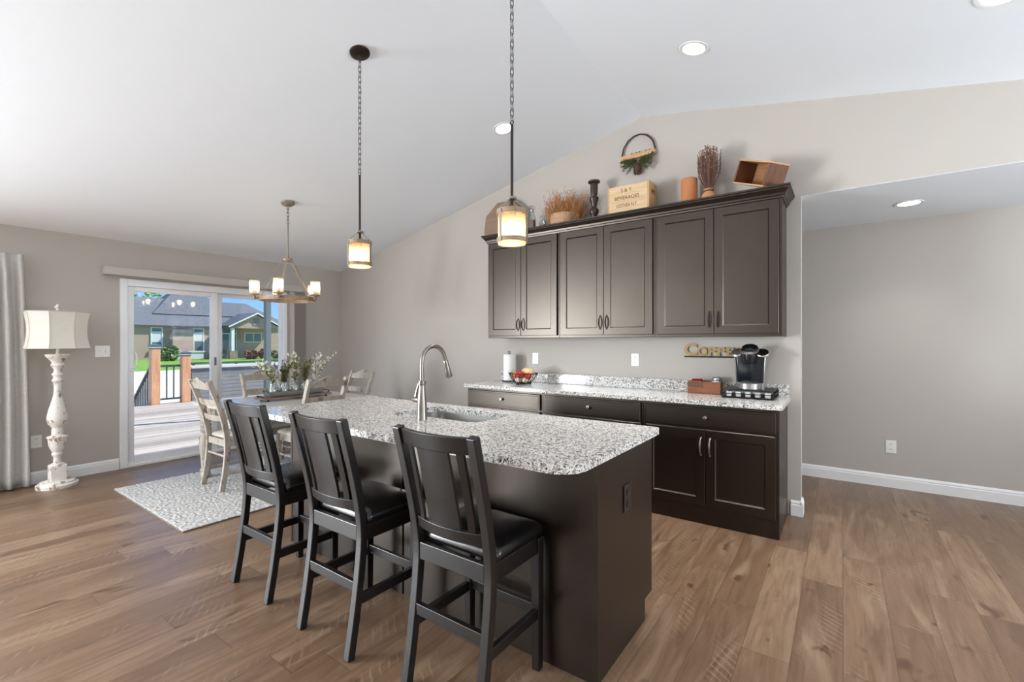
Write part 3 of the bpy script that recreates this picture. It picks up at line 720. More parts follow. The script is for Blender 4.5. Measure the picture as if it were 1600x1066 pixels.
outlet_plate('outlet', 'dark brown outlet on the end panel of the kitchen island', 'outlet', (IX1, 1.942, 0.658), PI / 2, 0.078, 0.118, 'bronzeplate')

# ------------------------------------------------------------------ bar stools
def make_stool(label, loc):
    t = thing('bar_stool', label, 'bar stool', loc, 0, 'black bar stools at the island')
    key = [(-0.198, 0.0), (-0.165, 0.20), (-0.138, 0.42), (-0.135, 0.55), (-0.158, 0.70), (-0.200, 0.88), (-0.236, 1.022)]
    def yp(z):
        for (a, z0), (c, z1) in zip(key, key[1:]):
            if z <= z1: return a + (c - a) * (z - z0) / (z1 - z0)
        return key[-1][0]
    for s in (-1, 1):
        b = MB(); b.bar(crom([(s * (0.184 + 0.010 * max(0, z - 0.55)), y, z) for y, z in key], 5), 0.038, 0.033); b.build('leg', M['black'], t, bevel=0.004)
        b = MB(); b.bar([(s * 0.183, 0.178, 0.0), (s * 0.183, 0.178, 0.25), (s * 0.183, 0.178, 0.545)], 0.040, 0.040, scale=[0.82, 0.95, 1.0]); b.build('leg', M['black'], t, bevel=0.003)
    b = MB(); b.box(-0.165, 0.165, -0.147, -0.124, 0.48, 0.548); b.box(-0.165, 0.165, 0.168, 0.190, 0.48, 0.548)
    for s in (-1, 1): b.box(s * 0.182 - 0.011, s * 0.182 + 0.011, -0.118, 0.16, 0.48, 0.548)
    b.build('seat_frame', M['black'], t, bevel=0.003)
    # cushion
    b = MB(); n = 14; rings = []
    X0, X1, Y0, Y1 = -0.203, 0.203, -0.122, 0.212
    def ring(g, z, r): return [(p[0], p[1], z) for p in rrect(X0 + g, X1 - g, Y0 + g, Y1 - g, r, 6)]
    b.loops([ring(0.012, 0.549, 0.02), ring(0.002, 0.556, 0.028), ring(0, 0.570, 0.03), ring(0.004, 0.586, 0.03), ring(0.016, 0.600, 0.03), ring(0.04, 0.609, 0.03), ring(0.08, 0.615, 0.03), ring(0.13, 0.618, 0.02)])
    b.build('seat', M['leather'], t, 'full')
    for zz, mk in ((0.29, 'rear'), ):
        b = MB(); b.box(-0.166, 0.166, yp(zz) - 0.011, yp(zz) + 0.011, zz - 0.022, zz + 0.022); b.build('stretcher', M['black'], t, bevel=0.002)
    b = MB(); b.box(-0.166, 0.166, 0.167, 0.189, 0.225, 0.268); b.build('stretcher', M['black'], t, bevel=0.002)
    for s in (-1, 1):
        b = MB(); b.bar([(s * 0.184, yp(0.235) + 0.015, 0.235), (s * 0.184, 0.16, 0.235)], 0.022, 0.042); b.build('stretcher', M['black'], t, bevel=0.002)
    bow = lambda x, z: yp(z) - 0.030 * (1 - (x / 0.17) ** 2) + 0.004
    b = MB(); b.strip(-0.172, 0.172, 0.955, 1.017, bow, 0.022, 14); b.build('top_rail', M['black'], t, True, bevel=0.003)
    b = MB(); b.strip(-0.168, 0.168, 0.614, 0.660, bow, 0.020, 14); b.build('lower_rail', M['black'], t, True, bevel=0.003)
    for a, c in ((-0.140, -0.112), (-0.078, 0.078), (0.112, 0.140)):
        b = MB(); rings = []
        for i in range(7):
            z = 0.655 + 0.305 * i / 6; n = 6
            f = [(a + (c - a) * k / n, bow(a + (c - a) * k / n, z) - 0.006, z) for k in range(n + 1)]
            k_ = [(x, y + 0.012, z) for x, y, z in f[::-1]]; rings.append(f + k_)
        b.loops(rings); b.build('splat', M['black'], t, True)
    return t
st = make_stool('black bar stool nearest the camera, at the open end of the island', (-1.198, 1.415, 0))
dup(st, (-1.872, 1.368, 0), 0, 'black bar stool in the middle of the row of three')
dup(st, (-2.575, 1.380, 0), 0, 'black bar stool farthest from the camera, nearest the dining rug')

# ------------------------------------------------------------------ dining set
RUGZ = 0.018
rug = thing('area_rug', 'shaggy pale grey rug under the dining table', 'rug', (-4.56, 2.47, 0))
b = MB(); NX, NY = 250, 380; X0, X1, Y0, Y1 = -0.79, 0.80, -1.20, 1.20
vs = []
for j in range(NY + 1):
    row = []
    for i in range(NX + 1):
        x = X0 + (X1 - X0) * i / NX; y = Y0 + (Y1 - Y0) * j / NY
        e = 1.0 if 0 < i < NX and 0 < j < NY else 0.0
        h = 0.012 + e * (0.0065 * noise.noise((x * 48, y * 48, 0)) + 0.005 * noise.noise((x * 105, y * 105, 3)) + 0.003)
        jx = 0.006 * noise.noise((y * 60, 1.5, x)) if i in (0, NX) else 0; jy = 0.006 * noise.noise((x * 60, 7.5, y)) if j in (0, NY) else 0
        row.append(b.bm.verts.new((x + jx, y + jy, h)))
    vs.append(row)
for j in range(NY):
    for i in range(NX): b.bm.faces.new((vs[j][i], vs[j][i + 1], vs[j + 1][i + 1], vs[j + 1][i]))
b.build('pile', M['rug'], rug, 'full')
b = MB(); b.box(X0, X1, Y0, Y1, 0.0, 0.011); b.build('backing', M['rugedge'], rug)

TX0, TX1, TY0, TY1 = -5.15, -4.05, 1.815, 3.185
tcx, tcy = (TX0 + TX1) / 2, (TY0 + TY1) / 2
tb = thing('dining_table', 'grey-washed dining table with turned legs by the sliding door', 'table', (tcx, tcy, RUGZ))
hx, hy = (TX1 - TX0) / 2, (TY1 - TY0) / 2
zt = 0.76 - RUGZ
b = MB(); b.prism(rrect(-hx, hx, -hy, hy, 0.02, 4), 'Z', zt - 0.03, zt); b.build('table_top', M['tabletop'], tb, bevel=0.006, seg=3)
b = MB(); g = 0.075
b.box(-hx + g, hx - g, -hy + g, -hy + g + 0.022, zt - 0.125, zt - 0.03); b.box(-hx + g, hx - g, hy - g - 0.022, hy - g, zt - 0.125, zt - 0.03)
b.box(-hx + g, -hx + g + 0.022, -hy + g + .022, hy - g - .022, zt - 0.125, zt - 0.03); b.box(hx - g - 0.022, hx - g, -hy + g + .022, hy - g - .022, zt - 0.125, zt - 0.03)
b.build('apron', M['greywash'], tb, bevel=0.002)
for sx in (-1, 1):
    for sy in (-1, 1):
        c = (sx * (hx - 0.085), sy * (hy - 0.085), 0)
        b = MB(); b.lathe([(0.028, 0), (0.040, 0.012), (0.044, 0.04), (0.036, 0.062), (0.047, 0.07), (0.047, 0.085), (0.034, 0.095), (0.042, 0.20), (0.054, 0.33), (0.056, 0.39), (0.046, 0.43), (0.034, 0.445), (0.048, 0.455), (0.050, 0.475), (0.038, 0.49), (0.046, 0.50), (0.048, 0.52), (0.038, 0.535), (0.046, 0.55), (0.044, 0.575), (0.036, 0.585), (0.040, 0.60)], c, 20)
        b.box(c[0] - 0.048, c[0] + 0.048, c[1] - 0.048, c[1] + 0.048, 0.60, zt - 0.03)
        b.build('leg', M['greywash'], tb, True)
def make_chair(label, loc, rot):
    t = thing('dining_chair', label, 'chair', loc, rot, 'grey-washed ladder-back dining chairs')
    key = [(-0.222, 0.0), (-0.196, 0.16), (-0.180, 0.32), (-0.180, 0.46), (-0.205, 0.62), (-0.258, 0.80), (-0.326, 0.985)]
    def yp(z):
        for (a, z0), (c, z1) in zip(key, key[1:]):
            if z <= z1: return a + (c - a) * (z - z0) / (z1 - z0)
        return key[-1][0]
    m = M['greywash']
    for s in (-1, 1):
        b = MB(); b.bar(crom([(s * 0.192, y, z) for y, z in key], 5), 0.030, 0.046); b.build('leg', m, t, bevel=0.005)
        b = MB(); b.bar([(s * 0.195, 0.195, 0), (s * 0.195, 0.195, 0.44)], 0.040, 0.040, scale=[0.8, 1]); b.build('leg', m, t, bevel=0.003)
    bow = lambda x, z: yp(z) - 0.016 * (1 - (x / 0.185) ** 2)
    camel = lambda x: 0.972 + 0.040 * math.exp(-(x / 0.075) ** 2) - 0.012 * math.exp(-((abs(x) - 0.15) / 0.04) ** 2)
    b = MB(); b.strip(-0.182, 0.182, 0.905, camel, bow, 0.020, 22); b.build('top_rail', m, t, True, bevel=0.003)
    for z0, z1 in ((0.752, 0.812), (0.612, 0.668)):
        b = MB(); b.strip(-0.182, 0.182, lambda x: z0 + 0.010 * (x / 0.18) ** 2, z1, bow, 0.016, 12); b.build('slat', m, t, True, bevel=0.002)
    b = MB(); b.box(-0.178, 0.178, -0.185, -0.165, 0.385, 0.445); b.box(-0.175, 0.175, 0.185, 0.205, 0.385, 0.445)
    for s in (-1, 1): b.box(s * 0.195 - 0.010, s * 0.195 + 0.010, -0.165, 0.175, 0.385, 0.445)
    b.build('seat_frame', m, t, bevel=0.002)
    b = MB(); ring = lambda g, z, r: [(p[0], p[1], z) for p in rrect(-0.215 + g, 0.215 - g, -0.162 + g, 0.222 - g, r, 5)]
    b.loops([ring(0.006, 0.446, 0.03), ring(0, 0.455, 0.035), ring(0.004, 0.470, 0.035), ring(0.03, 0.484, 0.03), ring(0.08, 0.491, 0.03), ring(0.13, 0.493, 0.02)]); b.build('seat', M['seatfab'], t, 'full')
    for s in (-1, 1):
        for z in (0.15, 0.25):
            b = MB(); b.tube([(s * 0.193, yp(z), z), (s * 0.195, 0.19, z)], 0.010, 8); b.build('stretcher', m, t, True)
    b = MB(); b.tube([(-0.19, 0.195, 0.27), (0.19, 0.195, 0.27)], 0.010, 8); b.build('stretcher', m, t, True)
    b = MB(); b.tube([(-0.19, yp(.3), 0.30), (0.19, yp(.3), 0.30)], 0.010, 8); b.build('stretcher', m, t, True)
    return t
c1 = make_chair('grey-washed dining chair at the near end of the table, facing the corner', (-4.645, 2.02, RUGZ), 0)
dup(c1, (-4.515, 2.995, RUGZ), PI, 'pale dining chair at the far end of the table, against the back wall')
dup(c1, (-4.225, 2.485, RUGZ), PI / 2, 'grey-brown dining chair on the island side of the table, backrest toward the stools')
dup(c1, (-4.955, 2.52, RUGZ), -PI / 2, 'dining chair on the sliding door side of the table, behind the jars')

# centrepiece
TZ = 0.76
ty = thing('serving_board', 'long brown wooden serving board with dark handles on dining table', 'tray', (-4.62, 2.56, TZ))
b = MB(); b.prism(rrect(-0.095, 0.095, -0.37, 0.37, 0.015, 4), 'Z', 0.020, 0.036); b.build('board', M['brownboard'], ty, bevel=0.003)
for yy in (-0.34, 0.34):
    s = 1 if yy > 0 else -1
    b = MB(); b.tube(crom([(-0.05, yy, 0.036), (-0.05, yy + s * 0.02, 0.052), (0, yy + s * 0.026, 0.056), (0.05, yy + s * 0.02, 0.052), (0.05, yy, 0.036)], 4), 0.005, 6, side=(0, 0, 1)); b.build('handle', M['blackmetal'], ty, True)
for xx in (-0.07, 0.07):
    for yy in (-0.31, 0.31):
        b = MB(); b.lathe([(0.008, 0), (0.010, 0.008), (0.007, 0.021)], (xx, yy, 0), 10); b.build('foot', M['blackmetal'], ty, True)
BZ = TZ + 0.0362
tr = thing('metal_trough', 'galvanised metal trough holding a row of glass jars of greenery', 'planter', (-4.62, 2.56, BZ))
b = MB(); R = lambda x, y, z: [(-x, -y, z), (x, -y, z), (x, y, z), (-x, y, z)]
b.loops([R(0.052, 0.285, 0.006), R(0.060, 0.295, 0.048), R(0.063, 0.298, 0.048), R(0.063, 0.298, 0.052), R(0.056, 0.291, 0.052), R(0.048, 0.281, 0.010)]); b.build('trough_body', M['galv'], tr)
for xx in (-0.04, 0.04):
    for yy in (-0.26, 0.26):
        b = MB(); b.lathe([(0.007, 0), (0.009, 0.004), (0.006, 0.008)], (xx, yy, 0), 8); b.build('foot', M['blackmetal'], tr, True)
for s in (-1, 1):
    b = MB(); b.tube([(-0.03, s * 0.293, 0.038), (-0.03, s * 0.310, 0.066), (0.03, s * 0.310, 0.066), (0.03, s * 0.293, 0.038)], 0.003, 6, side=(0, 1, 0)); b.build('handle', M['blackmetal'], tr, True)
names5 = ['first', 'second', 'third', 'fourth', 'fifth']
mats5 = [('leafgreen', 'flower'), ('leafolive', 'leafgreen'), ('leafgreen', 'flower'), ('leafgreen', 'leafolive'), ('flower', 'flower')]
desc5 = ['spray of feathery cream and sage sprigs', 'bunch of dark olive leaves on brown stems', 'tall bunch of pale green sprigs with buds', 'bushy bunch of grey-green leaves', 'airy bunch of white blossom on long stems']
jar0 = None
for i in range(5):
    yy = 2.56 - 0.224 + i * 0.112
    lab = names5[i] + ' clear glass jar from the near end of the metal trough'
    if i == 0:
        jar0 = thing('glass_jar', lab, 'jar', (-4.62, yy, BZ + 0.0105), 0, 'jars in the metal trough')
        b = MB(); b.lathe([(0.034, 0), (0.040, 0.004), (0.042, 0.02), (0.042, 0.095), (0.034, 0.112), (0.034, 0.128), (0.036, 0.130), (0.036, 0.134), (0.031, 0.134), (0.031, 0.112), (0.038, 0.094), (0.038, 0.01), (0.0, 0.008)], (0, 0, 0), 20); b.build('jar_body', M['jarglass'], jar0, True)
        b = MB(); b.lathe([(0.0, 0.0095), (0.0365, 0.0095), (0.0365, 0.085), (0.0, 0.085)], (0, 0, 0), 16); b.build('white_pebbles', M['pod'], jar0, True)
    else: dup(jar0, (-4.62, yy, BZ + 0.0105), 0, lab)
    pt = thing('sprig_bunch', desc5[i] + ', in the ' + names5[i] + ' jar from the near end', 'plant', (-4.62, yy, BZ + 0.097), 0, 'greenery in the jars')
    sb, lb, fb = MB(), MB(), MB()
    n = 22
    for k in range(n):
        a = random.random() * 6.28; lean = random.uniform(0.05, 0.5) * (1.25 if i in (0, 4) else 0.9)
        h = random.uniform(0.11, 0.24) + (0.05 if i in (2, 4) else 0)
        dx, dy = math.cos(a) * lean * h, math.sin(a) * lean * h * 1.0
        if i == 0: dy -= 0.08
        if i == 4: dy += 0.08
        pts = crom([(dx * 0.02, dy * 0.02, 0), (dx * 0.10, dy * 0.10, 0.055), (dx * 0.45, dy * 0.45, 0.05 + h * 0.5), (dx, dy, 0.05 + h)], 4)
        pts = [(max(-.026, min(.026, p[0])), max(-.026, min(.026, p[1])), p[2]) if p[2] < 0.062 else p for p in pts]
        sb.tube(pts, 0.0014, 4)
        for q in range(11):
            u = 0.30 + 0.70 * q / 11; p = pts[int(u * (len(pts) - 1))]
            d = (random.uniform(-1, 1), random.uniform(-1, 1), random.uniform(0.1, 1.2))
            (lb if random.random() < 0.6 else fb).leaf(p, d, random.uniform(0.026, 0.050), random.uniform(0.010, 0.020))
        if i in (0, 2, 4) and k % 2 == 0:
            p = pts[-1]
            for q in range(6): fb.leaf((p[0], p[1], p[2] - 0.012 + q * 0.004), (random.uniform(-1, 1), random.uniform(-1, 1), 0.8), 0.02, 0.012)
    sb.build('stems', M['bark'] if i in (1, 4) else M['leafolive'], pt, True)
    lb.build('leaves', M[mats5[i][0]], pt); fb.build('blossoms', M[mats5[i][1]], pt)

# ------------------------------------------------------------------ hanging lamps
def chain(b, x, y, z0, z1, L=0.042, r=0.0022, w=0.0085):
    n = max(1, round((z1 - z0) / (L * 0.80))); step = (z1 - z0) / n
    for i in range(n):
        zc_ = z0 + step * (i + 0.5); h = step / 2 + 0.0055; pts = []
        for k in range(12):
            a = 2 * PI * k / 12; u = w * math.cos(a); v = (h - w) * (1 if math.sin(a) > 0 else -1) + w * math.sin(a)
            pts.append((x + u, y, zc_ + v) if i % 2 else (x, y + u, zc_ + v))
        b.tube(pts, r, 6, True, side=(0, 1, 0) if i % 2 else (1, 0, 0))
def make_pendant(label, x, y):
    """local z = height above the floor of the room"""
    zt = zc(x); t = thing('pendant_lantern', label, 'pendant light', (x, y, 0), 0, 'lantern pendants over the island')
    sl = SL if x < RX else -SR
    tilt = -math.atan(sl)
    b = MB(); b.lathe([(0.0, -0.024), (0.012, -0.023), (0.050, -0.019), (0.062, -0.010), (0.064, -0.001), (0.0, -0.001)], (0, 0, 0), 28)
    c = b.build('canopy', M['bronze'], t, True); c.location = (0, 0, zt); c.rotation_euler = (0, tilt, 0)
    b = MB(); chain(b, 0, 0, 2.428, zt - 0.028); b.build('chain', M['chain'], t, True)
    b = MB(); b.tube([(0, 0, 1.985), (0, 0, 2.422)], 0.0072, 10); b.tube([(0.010 * math.cos(2 * PI * k / 10), 0, 2.432 + 0.010 * math.sin(2 * PI * k / 10)) for k in range(10)], 0.0022, 6, True, side=(0, 1, 0)); b.build('rod', M['bronze'], t, True)
    b = MB(); b.lathe([(0.008, 2.050), (0.024, 2.050), (0.026, 2.056), (0.024, 2.062), (0.008, 2.062)], (0, 0, 0), 20)
    for k in range(3):
        a = 0.35 + k * 2 * PI / 3; ca, sa = math.cos(a), math.sin(a)
        b.bar(crom([(ca * 0.020, sa * 0.020, 2.056), (ca * 0.032, sa * 0.032, 2.035), (ca * 0.070, sa * 0.070, 1.998), (ca * 0.0775, sa * 0.0775, 1.975), (ca * 0.0775, sa * 0.0775, 1.90), (ca * 0.0775, sa * 0.0775, 1.832)], 4), 0.0145, 0.004, side=(-sa, ca, 0))
    b.build('cage', M['pewter'], t, bevel=0.001)
    for z0, z1 in ((1.972, 1.997), (1.836, 1.858)):
        b = MB(); b.lathe([(0.0705, z0), (0.0755, z0), (0.0755, z1), (0.0705, z1), (0.0705, z0)], (0, 0, 0), 32); b.build('ring', M['pewterwarm'], t, True)
    b = MB(); b.lathe([(0.0, 1.998), (0.0705, 1.994), (0.0705, 1.989), (0.0, 1.990)], (0, 0, 0), 28); b.lathe([(0.022, 2.006), (0.026, 1.995)], (0, 0, 0), 16); b.build('top_plate', M['pewterwarm'], t, True)
    b = MB(); b.lathe([(0.0665, 1.826), (0.0690, 1.826), (0.0690, 1.986), (0.0665, 1.986), (0.0665, 1.826)], (0, 0, 0), 36); b.build('glass_cylinder', M['seeded'], t, 'full')
    b = MB(); b.lathe([(0.0, 1.8285), (0.0660, 1.8285), (0.0660, 1.8315), (0.0, 1.8315)], (0, 0, 0), 32); b.build('glass_base', M['opal'], t, True)
    b = MB(); b.lathe([(0.017, 1.990), (0.017, 1.955), (0.014, 1.945), (0.0, 1.945)], (0, 0, 0), 16); b.build('socket', M['pewterwarm'], t, True)
    b = MB(); b.lathe([(0.012, 1.948), (0.014, 1.935), (0.026, 1.908), (0.030, 1.890), (0.027, 1.872), (0.015, 1.859), (0.0, 1.856)], (0, 0, 0), 18); b.build('bulb', M['bulb'], t, 'full')
    return t
make_pendant('lantern pendant on long chain nearer the chandelier, round canopy in view', -2.53, 1.835)
make_pendant('lantern pendant nearer the wall cabinets, chain running out of the top', -1.325, 1.845)

CX, CY = -4.593, 2.471
ch = thing('chandelier', 'round five-light chandelier with glass cups over the dining table', 'chandelier', (CX, CY, 0))
zt = zc(CX)
b = MB(); b.lathe([(0.0, -0.026), (0.012, -0.025), (0.055, -0.020), (0.066, -0.010), (0.068, -0.001), (0.0, -0.001)], (0, 0, 0), 28)
c = b.build('canopy', M['pewter'], ch, True); c.location = (0, 0, zt); c.rotation_euler = (0, -math.atan(SL), 0)
b = MB(); chain(b, 0, 0, 2.555, zt - 0.03, 0.05, 0.0026, 0.010); b.build('chain', M['chain'], ch, True)
b = MB(); b.tube([(0, 0, 2.17), (0, 0, 2.55)], 0.0075, 10); b.tube([(0.010 * math.cos(2 * PI * k / 10), 0, 2.558 + 0.010 * math.sin(2 * PI * k / 10)) for k in range(10)], 0.0024, 6, True, side=(0, 1, 0)); b.build('rod', M['pewter'], ch, True)
b = MB(); b.lathe([(0.0, 2.165), (0.040, 2.168), (0.046, 2.178), (0.046, 2.192), (0.036, 2.198), (0.0, 2.20)], (0, 0, 0), 20); b.build('hub', M['pewterwarm'], ch, True)
b = MB(); RR = 0.262
b.lathe([(RR - 0.012, 1.762), (RR, 1.762), (RR, 1.802), (RR - 0.012, 1.802), (RR - 0.012, 1.762)], (0, 0, 0), 60); b.build('ring', M['pewterwarm'], ch, True)
for k in range(5):
    th = math.radians(106 + 72 * k)       # measured from the viewer's right, toward the viewer
    va = YAW + 0.455; rx, ry = math.cos(va), math.sin(va); fx, fy = -math.sin(va), math.cos(va)
    ux, uy = rx * math.cos(th) - fx * math.sin(th), ry * math.cos(th) - fy * math.sin(th)
    b = MB(); b.bar([(ux * 0.040, uy * 0.040, 2.185), (ux * 0.060, uy * 0.060, 2.150), (ux * (RR - 0.016), uy * (RR - 0.016), 1.800), (ux * (RR - 0.016), uy * (RR - 0.016), 1.765)], 0.020, 0.0045, side=(-uy, ux, 0)); b.build('strap', M['pewter'], ch, bevel=0.001)
    px, py = ux * 0.300, uy * 0.300
    b = MB(); b.bar([(ux * RR, uy * RR, 1.782), (px, py, 1.782)], 0.018, 0.018); b.lathe([(0.012, 1.770), (0.016, 1.778), (0.014, 1.808), (0.046, 1.812), (0.047, 1.818), (0.046, 1.823), (0.0, 1.823)], (px, py, 0), 18)
    b.lathe([(0.018, 1.823), (0.018, 1.865), (0.0, 1.866)], (px, py, 0), 14); cup = b.build('cup_holder', M['pewterwarm'], ch, True)
    b = MB(); b.lathe([(0.0435, 1.8235), (0.0460, 1.8235), (0.0460, 1.955), (0.0435, 1.955), (0.0435, 1.8235)], (px, py, 0), 26); b.build('glass_shade', M['seededclear'], cup, 'full')
    b = MB(); b.lathe([(0.012, 1.864), (0.016, 1.875), (0.027, 1.900), (0.029, 1.915), (0.024, 1.932), (0.0, 1.943)], (px, py, 0), 14); b.build('bulb', M['bulbc'], cup, 'full')

# recessed downlights
def downlight(label, x, y, z, tilt, group='recessed ceiling lights', watt=85, spread=96):
    t = thing('recessed_light', label, 'ceiling light', (x, y, z), 0, group); t.rotation_euler = (0, tilt, 0)
    b = MB(); b.lathe([(0.070, -0.0025), (0.078, -0.006), (0.092, -0.005), (0.095, -0.0005), (0.070, -0.0005)], (0, 0, 0), 36); b.build('trim_ring', M['trim'], t, True)
    b = MB(); b.lathe([(0.0, -0.0035), (0.0705, -0.0035), (0.0705, -0.001), (0.0, -0.001)], (0, 0, 0), 32); b.build('lens', M['led'], t)
    add_light('downlight_beam', 'SPOT', (x + math.sin(tilt) * -0.02, y, z - 0.02), watt, (1.0, 0.97, 0.93), (0, tilt * 0.6, 0), spot_size=math.radians(spread), spot_blend=0.9, shadow_soft_size=0.07)
    return t
tl, trt = -math.atan(SL), math.atan(SR)
downlight('recessed light in the ceiling directly above the wall cabinets', -0.80, 3.20, zc(-0.80), trt)
downlight('recessed light cut off at the top edge, on the hall side', 0.63, 3.20, zc(0.63), trt)
downlight('recessed light on the dining-side ceiling slope, beside the pendant chain', -2.433, 3.262, zc(-2.433), tl)
downlight('recessed light in the low hall ceiling', 0.445, 4.88, 2.467, 0, watt=22, spread=108)
for (x, y) in ((-3.9, -0.6), (0.9, -0.8), (-3.9, -2.6), (0.9, -2.8)):       # unseen lamps added behind the camera to brighten the room
    o = downlight('added unseen recessed light brightening the room from behind the viewer', x, y, zc(x), tl if x < RX else trt, 'added unseen downlights', watt=70, spread=120)

# ------------------------------------------------------------------ floor lamp and curtain
lp = thing('floor_lamp', 'distressed white turned floor lamp with pale shade beside the curtain', 'lamp', (-5.93, 1.0, 0))
prof = [(0.143, 0), (0.146, 0.012), (0.146, 0.030), (0.138, 0.036), (0.126, 0.038), (0.122, 0.052), (0.108, 0.058), (0.075, 0.064)]
b = MB(); b.lathe(prof, (0, 0, 0), 40); b.build('base', M['distressed'], lp, True)
Z = lambda y: 1.3434 - (y - 534.8) * 0.00596
b = MB(); b.prism(rrect(-0.058, 0.058, -0.058, 0.058, 0.010, 3), 'Z', 0.062, 0.205); b.build('plinth_block', M['distressed'], lp, bevel=0.008)
col = [(0.050, 0.204), (0.046, 0.214), (0.030, 0.222), (0.029, 0.270), (0.032, 0.285), (0.040, 0.295), (0.042, 0.306), (0.034, 0.322), (0.044, 0.340), (0.060, 0.380), (0.064, 0.420), (0.066, 0.450), (0.075, 0.460), (0.073, 0.468), (0.052, 0.474), (0.040, 0.482), (0.042, 0.500), (0.043, 0.525), (0.038, 0.540), (0.042, 0.556), (0.064, 0.585), (0.0735, 0.625), (0.072, 0.660), (0.062, 0.715), (0.044, 0.785), (0.030, 0.845), (0.025, 0.900), (0.026, 0.935), (0.030, 0.965), (0.044, 0.985), (0.038, 0.995), (0.028, 1.010), (0.031, 1.025), (0.040, 1.040), (0.036, 1.050), (0.026, 1.070), (0.024, 1.085), (0.033, 1.105), (0.047, 1.128), (0.045, 1.138), (0.038, 1.150), (0.046, 1.168), (0.062, 1.190), (0.082, 1.214), (0.086, 1.226), (0.080, 1.232), (0.0, 1.226)]
b = MB(); b.lathe(col, (0, 0, 0), 28); b.build('column', M['distressed'], lp, True)
b = MB(); b.tube([(0, 0, 1.22), (0, 0, 1.635)], 0.011, 10); b.lathe([(0.016, 1.30), (0.018, 1.36), (0.012, 1.37)], (0, 0, 0), 12)
for k in range(4):
    a = k * PI / 2; b.tube([(0, 0, 1.618), (0.205 * math.cos(a), 0.205 * math.sin(a), 1.618)], 0.0025, 6)
b.build('pole', M['distressed'], lp, True)
ph = YAW + PI / 8 + 0.15
b = MB(); rings = []; nz = 10
for i in range(nz + 1):
    u = i / nz; z = 1.285 + 0.338 * u; r = 0.232 - 0.024 * math.sin(PI * u) ** 0.8
    rings.append([(r * math.cos(ph + k * PI / 4), r * math.sin(ph + k * PI / 4), z) for k in range(8)])
inner = [[(p[0] * 0.985, p[1] * 0.985, p[2]) for p in r] for r in rings[::-1]]
b.loops(rings + inner + [rings[0]], False, False); b.build('lamp_shade', M['shade'], lp)
b = MB()
for k in range(8): b.tube([(r[k][0] * 1.002, r[k][1] * 1.002, r[k][2]) for r in rings], 0.0028, 5)
for r in (rings[0], rings[-1]): b.tube(r, 0.0034, 5, True)
b.build('shade_piping', M['shadeseam'], lp, True)
b = MB(); b.lathe([(0.0, 1.640), (0.010, 1.640), (0.012, 1.648), (0.007, 1.654), (0.020, 1.664), (0.022, 1.672), (0.010, 1.684), (0.004, 1.697), (0.0, 1.70)], (0, 0, 0), 14); b.build('finial', M['distressed'], lp, True)
b = MB(); b.ball((0, 0, 1.40), 0.030, 10); b.build('bulb', emit('dim_lamp_bulb', (1.0, 0.80, 0.52), 5.0), lp, 'full')

cu = thing('curtain', 'pale grey linen curtain hanging at the left edge of the room', 'curtain', (XL + 0.085, 0.62, 0))
b = MB(); NY_, NZ_ = 90, 24; vs = []
for j in range(NZ_ + 1):
    v = j / NZ_; z = 0.02 + 2.125 * v; row = []
    for i in range(NY_ + 1):
        u = i / NY_; spread = 1 - 0.07 * v
        y = -0.36 + (0.585 * u) * spread
        amp = 0.030 + 0.022 * (1 - v)
        x = 0.028 + amp * math.sin(u * 2 * PI * 5.5 + 0.5 * math.sin(v * 3 + u * 4)) + 0.012 * math.sin(u * 31 + v * 2)
        if v > 0.94: x *= 0.55
        row.append(b.bm.verts.new((x, y, z)))
    vs.append(row)
for j in range(NZ_):
    for i in range(NY_): b.bm.faces.new((vs[j][i], vs[j][i + 1], vs[j + 1][i + 1], vs[j + 1][i]))
o = b.build('drape', M['curtain'], cu, 'full'); m = o.modifiers.new('thick', 'SOLIDIFY'); m.thickness = 0.003
cr_ = thing('curtain_rod', 'slim dark curtain rod carrying the grey linen curtain', 'rod', (XL + 0.04, -0.55, 2.115))
b = MB(); b.tube([(0.0, -1.2, 0), (0.0, 1.20, 0)], 0.007, 10); b.build('rod', M['bronze'], cr_, True)
for yy in (-1.15, 1.16):
    b = MB(); b.box(-0.04, -0.034, yy - 0.02, yy + 0.02, -0.03, 0.03); b.tube([(-0.035, yy, 0), (0.0, yy, 0)], 0.005, 8); b.build('bracket', M['bronze'], cr_, True)

